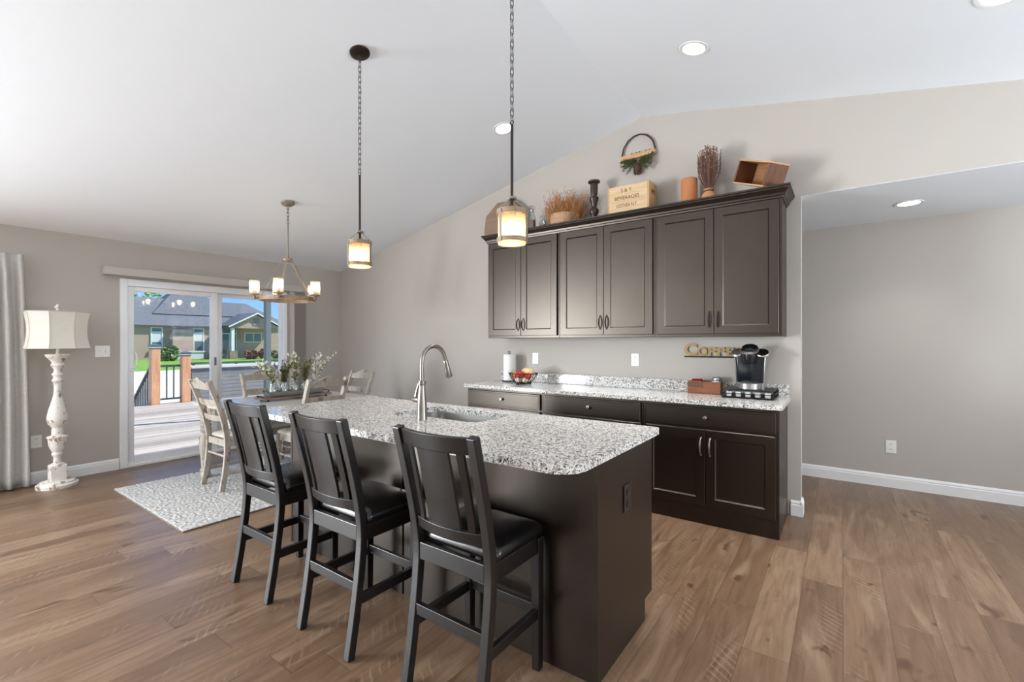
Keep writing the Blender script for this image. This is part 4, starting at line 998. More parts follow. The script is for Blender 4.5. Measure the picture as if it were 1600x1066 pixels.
# ------------------------------------------------------------------ on top of the wall cabinets
CZ = UZ1 + 0.0005
o8 = thing('octagonal_board', 'taupe octagonal wooden board half hidden behind the hanging lantern', 'tray', (-3.02, 3.99, CZ), 0)
b = MB(); R8 = 0.262; pts = [(R8 * math.cos(PI / 8 + k * PI / 4), R8 * math.sin(PI / 8 + k * PI / 4)) for k in range(8)]
b.prism([(p[0], p[1] + R8 * math.cos(PI / 8)) for p in pts], 'Y', -0.012, 0.012)
o = b.build('board', M['octwood'], o8, bevel=0.003); o.rotation_euler = (-0.18, 0, 0); o.location = (0, 0, 0.003)
def bottle(label, x, y, h, r):
    t = thing('glass_bottle', label, 'bottle', (x, y, CZ), 0)
    b = MB(); b.lathe([(r * 0.9, 0), (r, 0.01), (r, h * 0.62), (r * 0.8, h * 0.70), (r * 0.5, h * 0.76), (r * 0.5, h * 0.84), (r * 0.58, h * 0.86), (r * 0.45, h * 0.86), (r * 0.42, h * 0.76), (r * 0.93, h * 0.6), (r * 0.93, 0.012), (0, 0.010)], (0, 0, 0), 18); b.build('bottle_body', M['jarglass'], t, True)
    b = MB(); b.lathe([(0, 0.012), (r * 0.90, 0.014), (r * 0.90, h * 0.56), (0, h * 0.57)], (0, 0, 0), 16); b.build('filling', M['bean'], t, True)
    b = MB(); b.lathe([(r * 0.40, h * 0.80), (r * 0.42, h * 0.87), (r * 0.8, h * 0.90), (r * 0.8, h * 0.97), (r * 0.5, h), (0, h)], (0, 0, 0), 16); b.build('stopper', M['jarglass'], t, True)
bottle('tall stoppered glass bottle of amber grain beside the lantern, on the cabinets', -2.615, 4.0, 0.345, 0.042)
bottle('short stoppered glass bottle between tall bottle and grass basket', -2.478, 3.99, 0.225, 0.036)
bk = thing('grass_basket', 'woven basket of dried orange grass on top of the cabinets', 'basket', (-2.235, 4.02, CZ))
b = MB(); b.lathe([(0.10, 0), (0.130, 0.01), (0.145, 0.10), (0.150, 0.185), (0.142, 0.190), (0.132, 0.10), (0.09, 0.015), (0, 0.015)], (0, 0, 0), 28); b.build('basket', M['basket'], bk, True)
b = MB()
for k in range(520):
    a = random.random() * 6.28; r0 = 0.13 * math.sqrt(random.random()); p = (r0 * math.cos(a), r0 * math.sin(a), 0.06)
    l = random.uniform(0.20, 0.37) * (1 - 0.45 * (r0 / 0.13) ** 2); k_ = random.uniform(0.05, 0.85); c = random.uniform(-0.05, 0.05)
    e = (p[0] + math.cos(a) * l * k_ * 0.6 + random.uniform(-.07, .07), max(-0.2, min(0.15, p[1] + math.sin(a) * l * k_ * 0.4)), 0.08 + l)
    mpt = ((p[0] * 1.05 + e[0]) / 2 + c, (p[1] * 1.05 + e[1]) / 2, (p[2] + e[2]) / 2 + 0.03)
    tip = (e[0] + random.uniform(-.05, .05), e[1], e[2] - random.uniform(-0.01, .05))
    b.tube(crom([p, mpt, e, tip], 2), 0.0015, 3)
g = b.build('dried_grass', M['straw'], bk); g['kind'] = 'stuff'
cs = thing('candlestick', 'tall dark turned candlestick left of the lettered crate', 'candlestick', (-1.905, 3.99, CZ))
b = MB(); b.lathe([(0.055, 0), (0.058, 0.012), (0.040, 0.02), (0.030, 0.05), (0.040, 0.075), (0.042, 0.085), (0.026, 0.10), (0.030, 0.13), (0.044, 0.150), (0.046, 0.175), (0.034, 0.195), (0.024, 0.21), (0.030, 0.25), (0.042, 0.27), (0.044, 0.295), (0.028, 0.31), (0.034, 0.345), (0.036, 0.40), (0.034, 0.425), (0.056, 0.438), (0.058, 0.45), (0.052, 0.456), (0.0, 0.452)], (0, 0, 0), 20); b.build('turned_stem', M['carved'], cs, True)
kr = thing('wooden_crate', 'pale wooden beverage crate with stamped lettering on the cabinets', 'crate', (-1.542, 4.02, CZ))
kw, kd, kh = 0.192, 0.105, 0.335
b = MB(); b.box(-kw + 0.016, kw - 0.016, -kd, -kd + 0.012, 0, kh - 0.008); b.build('front_board', M['kraft'], kr, bevel=0.002)
b = MB(); b.box(-kw + 0.016, kw - 0.016, kd - 0.012, kd, 0, kh - 0.008); b.build('back_board', M['kraft'], kr)
b = MB(); b.box(-kw + 0.016, kw - 0.016, -kd + 0.012, kd - 0.012, 0, 0.012); b.build('bottom_board', M['kraft'], kr)
for s in (-1, 1):
    b = MB(); x0, x1 = sorted((s * kw, s * (kw - 0.016)))
    b.box(x0, x1, -kd, kd, 0, 0.23); b.box(x0, x1, -kd, -0.045, 0.23, kh); b.box(x0, x1, 0.045, kd, 0.23, kh); b.box(x0, x1, -0.045, 0.045, 0.27, kh)
    b.build('end_board', M['crateend'], kr)
for s, zz, wd in (('S & Y.', 0.268, 0.105), ('BEVERAGES', 0.202, 0.225), ('GOTHEA N.Y.', 0.134, 0.195)):
    text_obj('lettering', s, 0.046, 0.0006, M['ink'], kr, (-0.01, -kd - 0.0006, zz), (PI / 2, 0, 0), wd)
b = MB(); b.lathe([(0.060, 0), (0.066, 0.006), (0.066, 0.060), (0.0655, 0.063), (0.066, 0.066), (0.066, 0.135), (0.0655, 0.138), (0.066, 0.141), (0.066, 0.205), (0.0655, 0.208), (0.066, 0.211), (0.066, 0.285), (0.061, 0.295), (0.0, 0.296)], (0, 0, 0), 28)
o = b.build('terracotta_canister', M['terracotta'], None, True, loc=(-1.037, 4.0, CZ)); tag(o, 'plain terracotta cylinder right of the lettered crate', 'canister')
vz = thing('twig_vase', 'small round terracotta vase of dried brown twigs on the cabinets', 'vase', (-0.882, 4.0, CZ))
b = MB(); b.lathe([(0.035, 0), (0.050, 0.02), (0.060, 0.065), (0.060, 0.10), (0.050, 0.14), (0.036, 0.160), (0.036, 0.172), (0.042, 0.180), (0.034, 0.180), (0.030, 0.16), (0.04, 0.06), (0, 0.05)], (0, 0, 0), 24); b.build('vase', M['terrapale'], vz, True)
b = MB(); b.lathe([(0.0375, 0.158), (0.040, 0.163), (0.0375, 0.168)], (0, 0, 0), 20); b.build('twine', M['bark'], vz, True)
b = MB()
for k in range(150):
    a = random.random() * 6.28; sp = math.sqrt(random.random()); h = random.uniform(0.20, 0.30) + 0.07 * (1 - sp)
    ex, ey = math.cos(a) * sp * 0.095, math.sin(a) * sp * 0.095
    pts = crom([(ex * 0.10, ey * 0.10, 0.07), (ex * 0.25, ey * 0.25, 0.185), (ex * 0.9, ey * 0.9, 0.185 + h * 0.45), (ex, ey, 0.18 + h)], 3)
    b.tube(pts, 0.0016, 3)
    for q in range(7):
        p = pts[-1 - q % 4]; b.leaf(p, (random.uniform(-1, 1), random.uniform(-1, 1), 1.4), 0.022, 0.006)
g = b.build('dried_twigs', M['twig'], vz); g['kind'] = 'stuff'
# tilted empty box, open to the front, lying on the crown
tx = thing('wooden_box', 'empty reddish wooden box lying tilted at the hall end of the cabinets', 'box', (-0.500, 3.945, CZ + 0.062), -0.60)
TILT = 0.40
bw, bh, bd = 0.150, 0.090, 0.19
def rot(o): o.rotation_euler = (0, TILT, 0); o.location = (0, 0, bh + 0.055); return o
b = MB(); b.box(-bw, bw, -bd / 2, bd / 2, bh - 0.012, bh); b.box(-bw, bw, -bd / 2, bd / 2, -bh, -bh + 0.012); rot(b.build('long_board', M['boxrim'], tx, bevel=0.002))
for s in (-1, 1):
    b = MB(); x0, x1 = sorted((s * bw, s * (bw - 0.014))); b.box(x0, x1, -bd / 2 - 0.001, bd / 2, -bh + 0.0122, bh - 0.0122); rot(b.build('end_board', M['boxdark'], tx, bevel=0.002))
b = MB(); b.box(-bw + 0.0142, bw - 0.0142, bd / 2 - 0.012, bd / 2 - 0.001, -bh + 0.0122, bh - 0.0122); rot(b.build('bottom_board', M['boxwood'], tx))

# hoop wreath on the wall
hw = thing('hoop_wreath', 'half-hoop wall wreath with wooden bar, pine sprigs and cone', 'wreath', (-1.532, YW, 3.085))
b = MB(); pts = [(0.158 * math.cos(PI * i / 24), -0.016 + 0.004 * math.sin(i * 2.1), 0.012 + (0.178 * math.sin(PI * i / 24)) + 0.004 * noise.noise((i * 0.7, 0, 0))) for i in range(25)]
b.tube(pts, 0.0062, 6, side=(0, 1, 0)); b.tube([(p[0] * 0.965, p[1] - 0.004, p[2] * 0.97) for p in pts], 0.0035, 5, side=(0, 1, 0)); b.build('twig_hoop', M['bark'], hw, True)
b = MB(); b.box(-0.162, 0.162, -0.028, -0.002, -0.022, 0.018); b.build('wooden_bar', M['boxrim'], hw, bevel=0.002)
b = MB()
for k in range(16):
    s = -1 if k % 2 else 1; a = s * random.uniform(0.35, 1.45)
    base = Vector((0, -0.022, -0.045)); d = Vector((math.sin(a), -0.15, -math.cos(a) * 0.75 + 0.25)).normalized()
    for q in range(80):
        p = base + d * random.uniform(0.01, 0.145); nd = d + Vector((random.uniform(-1, 1), random.uniform(-0.9, 0.1), random.uniform(-1, 1))) * 0.9
        b.leaf(p, nd, random.uniform(0.025, 0.045), 0.0032)
g = b.build('pine_sprigs', M['pine'], hw); g['kind'] = 'stuff'
b = MB()
for k in range(7):
    for q in range(7):
        a = 2 * PI * (q + 0.5 * (k % 2)) / 7; z = -0.09 - k * 0.015; r = 0.022 + 0.010 * math.sin(PI * (k + 1) / 8)
        b.ball((r * math.cos(a), -0.038 + r * math.sin(a) * 0.8, z), 0.0085, 5, 0.7)
b.ball((0, -0.038, -0.13), 0.026, 8, 2.2); b.build('pine_cone', M['cone'], hw, True)
b = MB()
for k in range(5): b.ball((-0.07 + 0.045 * k + random.uniform(-.01, .01), -0.02, 0.024), 0.007, 5)
b.build('berries', M['cone'], hw, True)

# coffee sign
sg = thing('coffee_sign', 'gold COFFEE letter sign on the wall left of the coffee maker', 'sign', (-0.86, YW, 1.224))
b = MB(); b.box(-0.258, 0.258, -0.016, -0.001, -0.012, 0.0); b.build('base_bar', M['blackmetal'], sg)
def letter(ch, x, h, w):
    o = text_obj('letter', ch, h / 0.7, 0.006, M['gold'], sg, (x, -0.009, 0.002), (PI / 2, 0, 0), None, h * 0.055)
    me = o.data; z0 = min(v.co.y for v in me.vertices); z1 = max(v.co.y for v in me.vertices); x0 = min(v.co.x for v in me.vertices); x1 = max(v.co.x for v in me.vertices)
    for v in me.vertices:
        v.co.y = (v.co.y - z0) / (z1 - z0) * h; v.co.x = ((v.co.x - x0) / (x1 - x0) - 0.5) * w
    # heavier strokes: a copy of the outline pushed out by a solidify-free offset
    return o
for ch_, x, h, w in (('C', -0.205, 0.108, 0.108), ('O', -0.108, 0.076, 0.080), ('F', -0.030, 0.074, 0.058), ('F', 0.040, 0.074, 0.058), ('E', 0.112, 0.074, 0.058), ('E', 0.184, 0.074, 0.058)):
    o = letter(ch_, x, h, w)
    b = None

# ------------------------------------------------------------------ on the back counter
KZ = 0.9142
tw = thing('paper_towel_roll', 'white paper towel roll on wire stand on the back counter', 'paper towel', (-2.93, 4.03, KZ))
b = MB(); b.lathe([(0.020, 0.016), (0.060, 0.016), (0.062, 0.020), (0.062, 0.292), (0.060, 0.296), (0.020, 0.296), (0.020, 0.016)], (0, 0, 0), 32); b.build('paper_roll', M['paper'], tw, True)
b = MB(); b.tube([(0.075 * math.cos(2 * PI * k / 24), 0.075 * math.sin(2 * PI * k / 24), 0.010) for k in range(24)], 0.004, 6, True, side=(0, 0, 1)); b.tube([(-0.073, 0, 0.010), (0.073, 0, 0.010)], 0.003, 6); b.tube([(0, 0, 0.010), (0, 0, 0.305)], 0.005, 8)
b.tube([(0.014 * math.cos(2 * PI * k / 14), 0, 0.318 + 0.014 * math.sin(2 * PI * k / 14)) for k in range(14)], 0.003, 6, True, side=(0, 1, 0))
for k in range(3):
    a = k * 2.09; b.ball((0.075 * math.cos(a), 0.075 * math.sin(a), 0.0055), 0.0055, 6)
b.build('wire_stand', M['blackmetal'], tw, True)
bl = thing('wire_bowl', 'black wire fruit bowl beside the paper towel roll', 'bowl', (-2.630, 3.86, KZ))
b = MB()
def circ(r, z, n=36): return [(r * math.cos(2 * PI * k / n), r * math.sin(2 * PI * k / n), z) for k in range(n)]
b.tube(circ(0.148, 0.112), 0.0042, 6, True, side=(0, 0, 1)); b.tube(circ(0.075, 0.012), 0.004, 6, True, side=(0, 0, 1)); b.tube(circ(0.035, 0.012, 20), 0.003, 6, True, side=(0, 0, 1))
for k in range(22):
    a = 2 * PI * k / 22; a2 = a + 0.18
    b.tube([(0.075 * math.cos(a), 0.075 * math.sin(a), 0.012), (0.118 * math.cos((a + a2) / 2), 0.118 * math.sin((a + a2) / 2), 0.058), (0.148 * math.cos(a2), 0.148 * math.sin(a2), 0.112)], 0.0026, 5)
for k in range(6):
    a = 2 * PI * k / 6; b.tube([(0, 0, 0.012), (0.075 * math.cos(a), 0.075 * math.sin(a), 0.012)], 0.0024, 5)
b.build('wire_frame', M['blackmetal'], bl, True)
for k in range(3):
    a = k * 2.09 + 0.4; b = MB(); b.ball((0.075 * math.cos(a), 0.075 * math.sin(a), 0.0085), 0.0085, 6); b.build('foot', M['blackmetal'], bl, True)
def fruit(name, label, cat, mat, x, y, z, r, sz=1.0, ribs=0):
    b = MB(); seg = 12; rings = []
    for i in range(seg + 1):
        a = -PI / 2 + PI * i / seg; rr = r * math.cos(a) + 1e-4; zz = r * sz * math.sin(a)
        if a > 0.9: zz -= r * 0.25 * (a - 0.9)
        rings.append([((rr * (1 + 0.05 * math.cos(ribs * t))) * math.cos(t), (rr * (1 + 0.05 * math.cos(ribs * t))) * math.sin(t), zz) for t in [2 * PI * k / 24 for k in range(24)]])
    b.loops(rings); t = thing(name, label, cat, (x, y, z), 0, 'produce in the wire bowl'); b.build('flesh', mat, t, 'full')
    b = MB(); b.tube([(0, 0, r * sz * 0.75), (0.003, 0.002, r * sz * 0.98 + 0.008)], 0.003, 6); b.build('stem', M['bark'], t, True)
X_, Y_, Z_ = -2.630, 3.86, KZ
fruit('gourd', 'large cream gourd at the back of the wire bowl', 'gourd', M['fruit_cream'], X_ + 0.030, Y_ + 0.040, Z_ + 0.118, 0.066, 0.85, 8)
fruit('tomato', 'large red tomato on top in the wire bowl', 'tomato', M['fruit_red'], X_ + 0.002, Y_ - 0.058, Z_ + 0.104, 0.046, 0.85, 5)
fruit('tomato', 'red tomato at the right of the wire bowl', 'tomato', M['fruit_red'], X_ + 0.082, Y_ - 0.030, Z_ + 0.088, 0.036, 0.9, 5)
fruit('gourd', 'small orange gourd at the left rim of the wire bowl', 'gourd', M['fruit_orange'], X_ - 0.078, Y_ - 0.020, Z_ + 0.096, 0.040, 0.85, 7)
fruit('gourd', 'pale white gourd low in the front of the wire bowl', 'gourd', M['fruit_white'], X_ - 0.035, Y_ - 0.035, Z_ + 0.046, 0.034, 0.85, 7)
fruit('gourd', 'pale white gourd low at the right side of the wire bowl', 'gourd', M['fruit_white'], X_ + 0.040, Y_ - 0.020, Z_ + 0.046, 0.034, 0.85, 7)

rb = thing('wooden_caddy', 'small reddish stamped wooden box on the counter under the coffee sign', 'box', (-0.93, 4.085, KZ))
b = MB(); b.box(-0.13, 0.13, -0.05, -0.042, 0, 0.100); b.box(-0.13, 0.13, 0.042, 0.05, 0, 0.100); b.box(-0.13, -0.122, -0.042, 0.042, 0, 0.100); b.box(0.122, 0.13, -0.042, 0.042, 0, 0.100); b.box(-0.122, 0.122, -0.042, 0.042, 0, 0.008); b.build('box', M['redwood'], rb, bevel=0.0015)
b = MB(); b.box(-0.124, 0.0, -0.0508, -0.0496, 0.052, 0.094); b.build('stamped_panel', M['redwood2'], rb)
b = MB()
for k in range(5): b.box(-0.110 + 0.024 * k, -0.096 + 0.024 * k, -0.0514, -0.0506, 0.060, 0.086)
b.build('stamped_marks', M['ink'], rb)
for k, (x, mt, lb) in enumerate(((-0.08, 'redpaper', 'red sachet at the left in the small stamped wooden box'), (-0.045, 'redpaper', 'red sachet with folded top in the middle of the stamped wooden box'))):
    b = MB(); b.loops([[(-0.018, -0.03, 0), (0.018, -0.03, 0), (0.018, 0.03, 0), (-0.018, 0.03, 0)], [(-0.016, -0.034, 0.09), (0.016, -0.034, 0.09), (0.016, 0.034, 0.09), (-0.016, 0.034, 0.09)], [(-0.024, -0.006, 0.108), (0.02, -0.006, 0.112), (0.02, 0.006, 0.112), (-0.024, 0.006, 0.108)]])
    o = b.build('paper_sachet', M[mt], None, loc=(-0.93 + x, 4.085, KZ + 0.0085)); tag(o, lb, 'sachet', 'sachets in the stamped box')
jr = thing('lidded_jar', 'small glass jar with silver lid in the stamped wooden box', 'jar', (-0.838, 4.085, KZ + 0.0085))
b = MB(); b.lathe([(0.028, 0), (0.034, 0.004), (0.034, 0.095), (0.030, 0.105)], (0, 0, 0), 20); b.build('jar_body', M['pod'], jr, True)
b = MB(); b.lathe([(0.035, 0.100), (0.037, 0.103), (0.037, 0.122), (0.030, 0.132), (0.0, 0.134)], (0, 0, 0), 20); b.build('lid', M['silver'], jr, True)

pd = thing('pod_drawer', 'black wire pod drawer under the coffee maker', 'drawer', (-0.575, 3.985, KZ))
W2, D2 = 0.175, 0.145
b = MB(); b.box(-W2, W2, -D2, D2, 0.004, 0.009); b.box(-W2, W2, -D2 + 0.01, D2, 0.064, 0.070); b.build('shelves', M['blackmetal'], pd, bevel=0.002)
b = MB()
for z in (0.012, 0.036): b.tube([(-W2, -D2, z), (W2, -D2, z), (W2, D2, z), (-W2, D2, z)], 0.003, 6, True, side=(0, 0, 1))
for sx in (-1, 1):
    for sy in (-1, 1): b.tube([(sx * W2, sy * D2, 0.003), (sx * W2, sy * D2, 0.068)], 0.0035, 6)
for k in range(6): b.tube([(W2, -D2 + 0.05 * k, 0.010), (W2, -D2 + 0.05 * k + 0.04, 0.066)], 0.0022, 5)
b.tube([(-W2, -D2, 0.066), (W2, -D2, 0.066)], 0.003, 6); b.build('wire_frame', M['blackmetal'], pd, True)
for k in range(5):
    lab = 'white coffee pod in the pod drawer, ' + ['leftmost of the five', 'second of the five from the left', 'middle one of the five', 'fourth of the five from the left', 'rightmost of the five'][k]
    x = -0.575 - 0.132 + 0.066 * k
    if k == 0:
        p0 = thing('coffee_pod', lab, 'coffee pod', (x, 3.985 - 0.105, KZ + 0.0092), 0, 'coffee pods in the wire drawer')
        b = MB(); b.lathe([(0.0, 0.0), (0.017, 0.0), (0.018, 0.002), (0.0225, 0.040), (0.0, 0.040)], (0, 0, 0), 18); b.build('cup', M['pod'], p0, True)
        b = MB(); b.lathe([(0.0, 0.0402), (0.0255, 0.0402), (0.0255, 0.0432), (0.0, 0.0432)], (0, 0, 0), 18); b.build('foil_lid', M['silver'], p0, True)
    else: dup(p0, (x, 3.985 - 0.105, KZ + 0.0092), 0, lab if k != 2 else 'coffee pod in the pod drawer, middle one of the five')
cm = thing('coffee_maker', 'black and silver single-serve coffee maker on the counter', 'coffee maker', (-0.575, 3.99, KZ + 0.0705))
b = MB(); R = lambda w0, y0, y1, z, r: [(p[0], p[1], z) for p in rrect(-w0, w0, y0, y1, r, 5)]
b.loops([R(0.100, -0.02, 0.125, 0, 0.03), R(0.103, -0.025, 0.128, 0.05, 0.03), R(0.112, -0.03, 0.13, 0.20, 0.03), R(0.118, -0.03, 0.13, 0.27, 0.03), R(0.110, -0.02, 0.12, 0.285, 0.03)]); b.build('housing', M['silver'], cm, True)
b = MB(); b.loops([R(0.093, -0.032, 0.0, 0.045, 0.02), R(0.101, -0.037, 0.0, 0.20, 0.02), R(0.106, -0.038, 0.0, 0.262, 0.02)]); b.build('front_panel', M['tank'], cm, True)
b = MB(); b.lathe([(0.066, 0.0), (0.078, 0.002), (0.078, 0.042), (0.072, 0.046), (0.0, 0.044)], (0, -0.055, 0), 32); b.build('drip_tray', M['silver'], cm, True)
b = MB(); b.lathe([(0.036, 0.190), (0.044, 0.195), (0.052, 0.270), (0.052, 0.280), (0.0, 0.282)], (0, -0.050, 0), 28); b.build('brew_head', M['blackplastic'], cm, True)
b = MB(); b.lathe([(0.050, -0.004), (0.064, -0.002), (0.067, 0.008), (0.058, 0.016), (0.050, 0.012)], (0, 0, 0), 32); o = b.build('handle_ring', M['silver'], cm, True); o.location = (0, -0.045, 0.286); o.rotation_euler = (0.30, 0, 0)
b = MB(); b.lathe([(0.058, 0.0), (0.062, 0.014), (0.052, 0.036), (0.030, 0.048), (0.0, 0.050)], (0, 0, 0), 28); o = b.build('lid', M['blackplastic'], cm, True); o.location = (0, -0.018, 0.294); o.rotation_euler = (0.22, 0, 0)
for s_ in (-1, 1):
    b = MB(); b.lathe([(0.030, -0.022), (0.046, -0.010), (0.050, 0.000), (0.044, 0.007)], (0, 0, 0), 24); e = b.build('shoulder_rim', M['silver'], cm, True); e.location = (s_ * 0.086, -0.030, 0.276); e.rotation_euler = (0.62, s_ * 0.10, 0)
    b = MB(); b.lathe([(0.0455, 0.004), (0.042, 0.010), (0.020, 0.015), (0.0, 0.016)], (0, 0, 0), 24); b.build('shoulder_cap', M['silver'] if s_ < 0 else M['bronze'], e, True)

# ------------------------------------------------------------------ outdoors: deck, railing, lawn, neighbour's house
DKZ = -0.10
b = MB(); b.box(-13.0, XL - 0.121, -3.0, 12.0, DKZ - 0.12, DKZ); b.build('deck', M['deck'], kind='structure')
def ground_z(x): return -0.95 + (0.70 * max(0.0, (-13 - x) / 37.0) if x < -13 else 0)
b = MB(); xs = [-6.33, -13, -20, -28, -36]
vv = [[b.bm.verts.new((x, y, ground_z(x))) for y in (-40, 60)] for x in xs]
for a, c in zip(vv, vv[1:]): b.bm.faces.new((a[0], a[1], c[1], c[0]))
b.build('driveway', M['concrete'], kind='structure')
b = MB(); vv = [[b.bm.verts.new((x, y, ground_z(max(x, -50)))) for y in (-60, 90)] for x in (-36, -43, -50, -120)]
for a, c in zip(vv, vv[1:]): b.bm.faces.new((a[0], a[1], c[1], c[0]))
b.build('lawn', M['lawn'], kind='structure')
def deck_post(label, x, y, h):
    t = thing('cedar_post', label, 'post', (x, y, DKZ), 0, 'cedar deck posts')
    b = MB(); w = 0.088; b.box(-w, w, -w, w, 0, h - 0.10); b.build('post', M['cedar'], t, bevel=0.008)
    b = MB(); q = lambda w, z: [(-w, -w, z), (w, -w, z), (w, w, z), (-w, w, z)]
    b.loops([q(0.098, h - 0.10), q(0.098, h - 0.045), q(0.108, h - 0.045), q(0.108, h - 0.028), q(0.03, h + 0.005)]); b.build('post_cap', M['cap'], t)
    b = MB(); b.loops([q(0.0985, h - 0.085), q(0.0985, h - 0.06)]); b.build('cap_light', M['capwhite'], t)
deck_post('taller cedar deck post with lit cap at the head of the steps', -12.86, 3.78, 1.40)
deck_post('shorter cedar deck post with lit cap beside the grey parapet', -12.90, 4.40, 1.22)
rl = thing('deck_railing', 'short dark metal railing between the two cedar posts', 'railing', (-12.88, 4.09, DKZ))
b = MB(); b.box(-0.025, 0.025, -0.20, 0.20, 0.86, 0.91); b.build('top_rail', M['rail'], rl); b = MB(); b.box(-0.02, 0.02, -0.20, 0.20, 0.09, 0.13); b.build('bottom_rail', M['rail'], rl)
for yy in (-0.07, 0.07):
    b = MB(); b.box(-0.012, 0.012, yy - 0.012, yy + 0.012, 0.13, 0.86); b.build('baluster', M['rail'], rl)
sr = thing('stair_railing', 'dark sloping stair railing going down left of the taller post', 'railing', (-12.985, 3.74, DKZ))
b = MB(); b.bar([(0, 0, 0.86), (-1.75, 0, -0.40)], 0.05, 0.05, side=(0, 1, 0)); b.build('handrail', M['rail'], sr); b = MB(); b.bar([(0, 0, 0.04), (-1.75, 0, -1.22 + 0.40)], 0.04, 0.04, side=(0, 1, 0)); b.build('bottom_rail', M['rail'], sr)
for k in range(14):
    u = (k + 0.5) / 14; x = -1.75 * u
    b = MB(); b.box(x - 0.012, x + 0.012, -0.012, 0.012, 0.04 - 0.86 * u, 0.86 - 1.26 * u); b.build('baluster', M['rail'], sr)
stp = thing('deck_steps', 'wooden steps going down from the far edge of the deck', 'steps', (-13.0, 3.2, 0))
for k in range(4):
    b = MB(); b.box(-0.30 * (k + 1), -0.30 * k - 0.002, -0.9, 0.5, DKZ - 0.21 * (k + 1) - 0.04, DKZ - 0.21 * (k + 1)); b.build('tread', M['deck'], stp)
b = MB(); b.prism([(0, DKZ - 0.04), (-1.2, -0.95), (0, -0.95)], 'Y', -0.85, -0.80); b.prism([(0, DKZ - 0.04), (-1.2, -0.95), (0, -0.95)], 'Y', 0.40, 0.45); b.build('stringers', M['deck'], stp)
pw = thing('deck_parapet', 'grey boarded parapet with pale cap along the deck edge', 'parapet', (-12.9, 7.75, DKZ))
b = MB(); b.box(-0.40, 0.0, -3.2, 4.2, 0, 0.80); b.build('boards', M['greyboards'], pw)
b = MB(); b.box(-0.43, 0.04, -3.23, 4.23, 0.80, 0.855); b.build('cap', M['capwhite'], pw)
b = MB(); b.box(-0.30, -0.25, -3.2, 4.2, 0.885, 0.935)
for k in range(8): b.box(-0.29, -0.26, -3.1 + k * 1.0, -3.06 + k * 1.0, 0.855, 0.885)
b.build('dark_rail', M['rail'], pw)
pp = thing('porch_post', 'blue-grey square porch post seen through the right glass panel', 'post', (-9.15, 4.51, DKZ))
b = MB(); b.box(-0.05, 0.05, -0.05, 0.05, 0, 3.1); b.build('post', M['porchpost'], pp, bevel=0.004)
b = MB(); b.box(-0.07, 0.07, -0.07, 0.07, 0, 0.09); b.build('base_trim', M['porchpost'], pp)

HX = -50.0; GZ = -0.26
hs = thing('house', 'tan neighbouring house with grey shingle roof across the lawn', 'house', (HX, 18.0, GZ))
def hb(b, x0, x1, y0, y1, z0, z1): b.box(x0 - HX, x1 - HX, y0 - 18, y1 - 18, z0 - GZ, z1 - GZ); return b
b = MB(); hb(b, -60, -50, 4, 27.2, GZ, 2.80); b.build('siding_wall', M['siding'], hs)
b = MB(); P = lambda x, y, z: (x - HX, y - 18, z - GZ)
ez, rz = 2.86, 5.66
A, B_, C_, D_ = P(-49.8, 3.5, ez), P(-49.8, 27.7, ez), P(-60.5, 27.7, ez), P(-60.5, 3.5, ez)
E_, F_ = P(-54.4, 8.5, rz), P(-54.4, 24.4, rz)
va = [b.bm.verts.new(p) for p in (A, B_, C_, D_, E_, F_)]
for f in ((0, 1, 5, 4), (1, 2, 5), (2, 3, 4, 5), (3, 0, 4), (0, 3, 2, 1)): b.bm.faces.new([va[i] for i in f])
rf = b.build('roof', M['shingle'], hs)
b = MB(); va = [b.bm.verts.new(P(*p)) for p in ((-51.5, 15.0, 4.0), (-51.5, 23.0, 4.0), (-58, 23.0, 4.0), (-58, 15.0, 4.0), (-55.0, 17.9, 6.75), (-55.0, 19.6, 6.75))]
for f in ((0, 1, 5, 4), (1, 2, 5), (2, 3, 4, 5), (3, 0, 4), (0, 3, 2, 1)): b.bm.faces.new([va[i] for i in f])
b.build('upper_roof', M['shingle'], hs)
b = MB(); hb(b, -49.85, -49.73, 3.5, 20.1, 2.74, 2.87); b.build('gutter', M['gutter'], hs)
def hwin(y0, y1, z0, z1, x=-50.0, transom=False, blind=0.0, mull=False):
    f = 0.09
    b = MB(); hb(b, x, x + 0.06, y0, y0 + f, z0, z1); hb(b, x, x + 0.06, y1 - f, y1, z0, z1); hb(b, x, x + 0.06, y0 + f, y1 - f, z0, z0 + f); hb(b, x, x + 0.06, y0 + f, y1 - f, z1 - f, z1)
    if transom: hb(b, x, x + 0.06, y0 + f, y1 - f, z1 - 0.50, z1 - 0.40)
    if mull: hb(b, x, x + 0.06, (y0 + y1) / 2 - 0.03, (y0 + y1) / 2 + 0.03, z0 + f, z1 - f)
    w = b.build('window', M['htrim'], hs)
    b = MB(); hb(b, x + 0.005, x + 0.02, y0 + f, y1 - f, z0 + f, z1 - f); b.build('pane', M['hglass'], w)
    if blind:
        zt_ = z1 - 0.50 if transom else z1 - f
        b = MB(); hb(b, x + 0.022, x + 0.03, y0 + f, y1 - f, zt_ - blind, zt_); b.build('window_blind', M['hblind'], w)
hwin(14.40, 15.30, 0.25, 2.70, transom=True, blind=0.85)
hwin(17.70, 18.62, 0.40, 2.68, transom=True, blind=0.75)
hwin(22.30, 24.05, 1.32, 2.34, mull=True)
b = MB(); hb(b, -50.0, -49.3, 15.85, 17.50, GZ, 2.15); b.build('chimney_bump', M['siding'], hs)
b = MB(); b.prism([(15.75 - 18, 2.15 - GZ), (17.6 - 18, 2.15 - GZ), (17.5 - 18, 2.50 - GZ), (15.85 - 18, 2.50 - GZ)], 'X', 0.0, 0.80); b.build('bump_roof', M['shingle'], hs)
